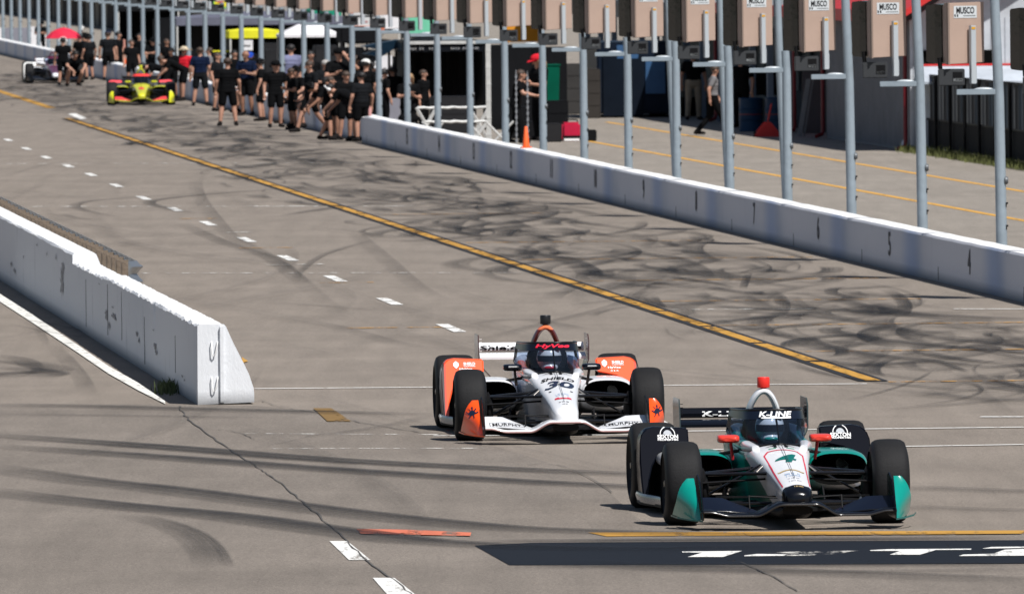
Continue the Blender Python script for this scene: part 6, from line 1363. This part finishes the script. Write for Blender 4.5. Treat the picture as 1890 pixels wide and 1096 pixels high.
# fence with slats and mesh windscreen
aF = 29.1; gF, sF, ygF = at(1712, aF); dF1 = gF.y; dF0 = at(1960, aF)[0].y; lnF_ = (L(aF, dF1) - L(aF, dF0)).length
R = empty('slat_fence', L(aF, dF0), LYAW, 'dark fence of upright slats with black windscreen cloth along its foot', 'fence')
HF = 1.62
b = MB(); b.b2((0.02, 0, .08), (.03, lnF_, .68)); b.build('windscreen', fab('mesh_black', (.012, .012, .013)), R)
ns = int(lnF_ / .62)
for i in range(ns):
    if i >= 95: break
    b = MB(); y = i * .62; b.b2((.0, y, .68), (.014, y + .52, HF - .05)); b.build('slat', fab(['slat_grey', 'slat_dark', 'slat_blue', 'slat_grey'][(i * 7) % 4], [(.085, .09, .095), (.03, .032, .035), (.045, .06, .075), (.085, .09, .095)][(i * 7) % 4]), R)
for i in range(int(lnF_ / 2.6) + 1):
    b = MB(); b.tube([(-.04, i * 2.6, 0), (-.04, i * 2.6, HF)], .035, 10); b.build('post', M_ink, R, smooth=50)
b = MB(); b.b2((-.01, 0, HF - .05), (.03, lnF_, HF)); b.b2((-.01, 0, .66), (.0, lnF_, .70)); b.build('rail', M_ink, R)
gx = L(aF - .25, dF1 + .5); o = MB(); o.loft([[(-.16, y, 0), (.16, y, 0), (.08, y, .3), (.06, y, .95), (-.06, y, .95), (-.08, y, .3)] for y in (0, .9)]); o = o.build('concrete_barrier', M_wall, bevel=.02); o.location = gx; o.rotation_euler.z = LYAW; tag(o, 'single short sunlit concrete barrier block between the garage and dark fence', 'barrier')
# grass strip
M_gr = P('dry_grass', (.10, .11, .03), .9, var=.6, vs=6)
gb = MB(); q = random.Random(2)
for i in range(5200):
    y = q.uniform(0, lnF_); x = q.gauss(-.35, .14); an = q.uniform(0, 6.3); hh = q.uniform(.03, .16) * (1.6 if q.random() < .04 else 1); w2 = .012; l2 = q.uniform(0, .6) * hh
    gb.add([(x - w2, y, 0), (x + w2, y, 0), (x + l2 * cos(an), y + l2 * sin(an), hh)], [(0, 1, 2)])
o = gb.build('grass_strip', M_gr); o.location = L(aF, dF0); o.rotation_euler.z = LYAW; tag(o, kind='stuff')
o = MB().add([(-.75, 0, .009), (1.5, 0, .009), (1.5, lnF_, .009), (-.55, lnF_, .009)], [(0, 1, 2, 3)]).build('grass_soil', P('soil', (.07, .065, .035), .95, var=.5, vs=4)); o.location = L(aF, dF0); o.rotation_euler.z = LYAW; tag(o, kind='structure')
# --- things in the garage bays
def drum(x, yt_, a, label, w_=.58):
    g, s_, yg = at(x, a); h = (yg - yt_) / s_; R = empty('oil_drum', g, 0, label, 'drum', 'blue drums'); r = w_ / 2
    b = MB(); b.lathe([(.001, 0), (r * .96, 0), (r, .02), (r * .97, .04), (r * .97, h * .33), (r * 1.02, h * .345), (r * .97, h * .36), (r * .97, h * .65), (r * 1.02, h * .665), (r * .97, h * .68), (r * .97, h - .04), (r, h - .02), (r * .96, h), (r * .93, h - .015), (.001, h - .015)], seg=28); b.build('drum_body', F_BLU, R, smooth=35)
    b = MB(); b.lathe([(r * .975, h * .5), (r * .978, h * .53)], seg=28); b.build('stripe', F_DRED, R, smooth=35)
drum(1389, 181, 28.1, 'blue steel drum, left of two in the garage bay'); drum(1438, 180, 28.6, 'blue steel drum, right of two in the garage bay', .6)
g, s_, yg = at(1420, 27.7); R = empty('floor_jack', g, LYAW, 'red floor jack on the ground in front of the blue drums', 'jack')
b = MB(); b.prism([(-.3, 0), (.3, 0), (.3, .06), (.06, .34), (-.06, .34), (-.3, .06)], 'Y', -.02, .02); b.prism([(-.3, 0), (.3, 0), (.3, .06), (.06, .34), (-.06, .34), (-.3, .06)], 'Y', .3, .34); b.build('frame', F_RED, R, bevel=.01)
b = MB(); b.tube([(0, .1, .3), (.05, -.3, .75)], .018, 8); b.build('handle', F_RED, R, smooth=50); b = MB(); b.lathe([(.001, -.3), (.06, -.3), (.06, .3), (.001, .3)], 'X', (0, .3, .06), 12); b.build('axle', M_ink, R, smooth=40)
crate(1376, 1452, 132, 29.4, .8, F_BLK, 'tarpaulin_stack', 'heap under a black tarpaulin above the blue drums', 'tarpaulin', yb=176, bev=.12, extra='plain'); crate(1262, 1326, 180, 29.3, .7, F_CHR, 'workbench', 'dark workbench left of the person in grey', 'workbench')
g, s_, yg = at(1487, 28.5); o = MB(); h = (yg - 146) / s_; o.add([], []); o.prism([(-.16, 0), (-.06, 0), (.16, h), (.06, h)], 'Y', 0, .05); o.prism([(-.02, 0), (.02, 0), (.24, h), (.2, h)], 'Y', .06, .1)
o = o.build('leaning_plank', fab('plank_grey', (.22, .24, .25))); o.location = g; o.rotation_euler.z = LYAW; tag(o, 'pale narrow plank leaning against the grey panel in the garage', 'plank')
crate(1484, 1524, 132, 29.2, .1, fab('panel_sheet', (.10, .10, .105)), 'sheet_panel', 'tall grey sheet panel leaning at the near side of the garage bay', 'panel', extra='plain')
crate(1452, 1486, 168, 29.6, .6, fab('cabinet_grey', (.12, .14, .16)), 'cabinet', 'grey cabinet right of the blue drums', 'cabinet')
# --- distant canopies
for (x0, x1, yt_, ye_, yb_, a, m_, lab) in ((578, 602, 12, 19, 60, aW + 9, F_TEA, 'small green canopy far behind the white canopy'), (604, 634, 10, 17, 60, aW + 8.4, F_TEA, 'second small green canopy left of the number 14 sign'), (754, 808, 24, 32, 72, aW + 8.5, F_MNT, 'mint green canopy behind the big black tent'),
                             (940, 1000, 40, 46, 70, aW + 10, F_ORG, 'orange canopy showing between two tan floodlights'), (700, 752, 22, 26, 60, aW + 10, F_WHT, 'pale canopy between the number 14 sign and mint canopy')):
    canopy(x0, x1, yt_, ye_, yb_, a, 2.5, m_, m_, lab, wall=F_CHR, valh=.5, group='distant canopies')
g, s_, yg = at(412, aW + 5.2); R = empty('flag_sign', g, LYAW, 'yellow and red sign board with green edge at the top of the picture', 'sign')
b = MB(); z0 = (yg - 16) / s_; b.b2((-.24, 0, z0), (.26, .04, z0 + .9)); b.build('board', fab('sign_green', (.15, .7, .1)), R); b = MB(); b.b2((-.21, -.01, z0 + .05), (.23, 0, z0 + .9)); b.build('yellow_panel', fab('sign_yellow', (.8, .7, .02)), R); b = MB(); b.b2((-.12, -.02, z0 + .2), (.1, -.01, z0 + .7)); b.build('red_panel', F_RED, R); b = MB(); b.b2((-.02, .05, 0), (.02, .09, z0)); b.build('pole', F_CHR, R)
# --- long pit building at the far left with dark doorways, low pale walls
aQ = aW + 11; g0 = at(420, aQ)[0]; gE = at(-60, aQ)[0]; lnQ = (gE - g0).length
R = empty('far_building', g0, LYAW, 'long low grey building with dark doorways beyond the far pit wall', 'building')
b = MB(); b.b2((0, 0, 0), (5, lnQ, 1.45)); b.build('wall', fab('far_wall', (.20, .185, .16), .9), R); b = MB(); b.loft([[(-.5, y, 1.4), (-.5, y, 1.6), (9, y, 2.8), (9, y, 1.4)] for y in (-1, lnQ)]); b.build('roof', fab('far_roof', (.30, .29, .285), .8), R)
n = int(lnQ / 11)
for i in range(n):
    b = MB(); y = 4 + i * 11; b.b2((-.04, y, 0), (0, y + q.uniform(5, 7.5), 1.2)); b.build('doorway', fab('doorway_dark', (.022, .018, .02)), R)
for (x0, x1, yt_, a, m_, lab) in ((-14, 8, 52, aW + 1.6, F_WHT, 'white panel at the far left end behind the pit wall'), (8, 57, 52, aW + 2.2, F_LGT, 'grey screen panel behind the far wall'), (57, 72, 50, aW + 1.7, F_WHT, 'white upright panel left of the red umbrella'), (76, 90, 51, aW + 2.3, F_WHT, 'narrow white panel close to the red umbrella')):
    crate(x0, x1, yt_, a, .3, m_, 'screen_panel', lab, 'panel', extra='plain')
# --- red umbrella over the far car
g, s_, yg = at(122, aW - 1.2); hz = (yg - 51) / s_
R = empty('umbrella', g, 0, 'red umbrella held over the farthest racing car', 'umbrella')
b = MB(); r = 34 / s_
b.lathe([(.001, hz), (r * .35, hz - .05), (r * .7, hz - .16), (r, hz - .36), (r * .985, hz - .37), (r * .7, hz - .175), (.001, hz - .015)], seg=8); b.build('canopy', fab('umbrella_red', (.62, .015, .05)), R, smooth=30)
b = MB(); b.tube([(0, 0, .9), (0, 0, hz + .06)], .012, 8); b.build('shaft', M_ink, R)
b = MB()
# bottle on the wall, equipment on far wall, duct covers
g = L(aW + .16, at(686, aW + .16)[0].y, .604); b = MB(); b.lathe([(.001, 0), (.035, 0), (.037, .02), (.037, .14), (.015, .18), (.015, .21), (.001, .21)], seg=14); o = b.build('drink_bottle', fab('bottle_pink', (.6, .3, .28), .3), smooth=50); o.location = g; tag(o, 'pink drink bottle standing on the near end of the pit wall', 'bottle')
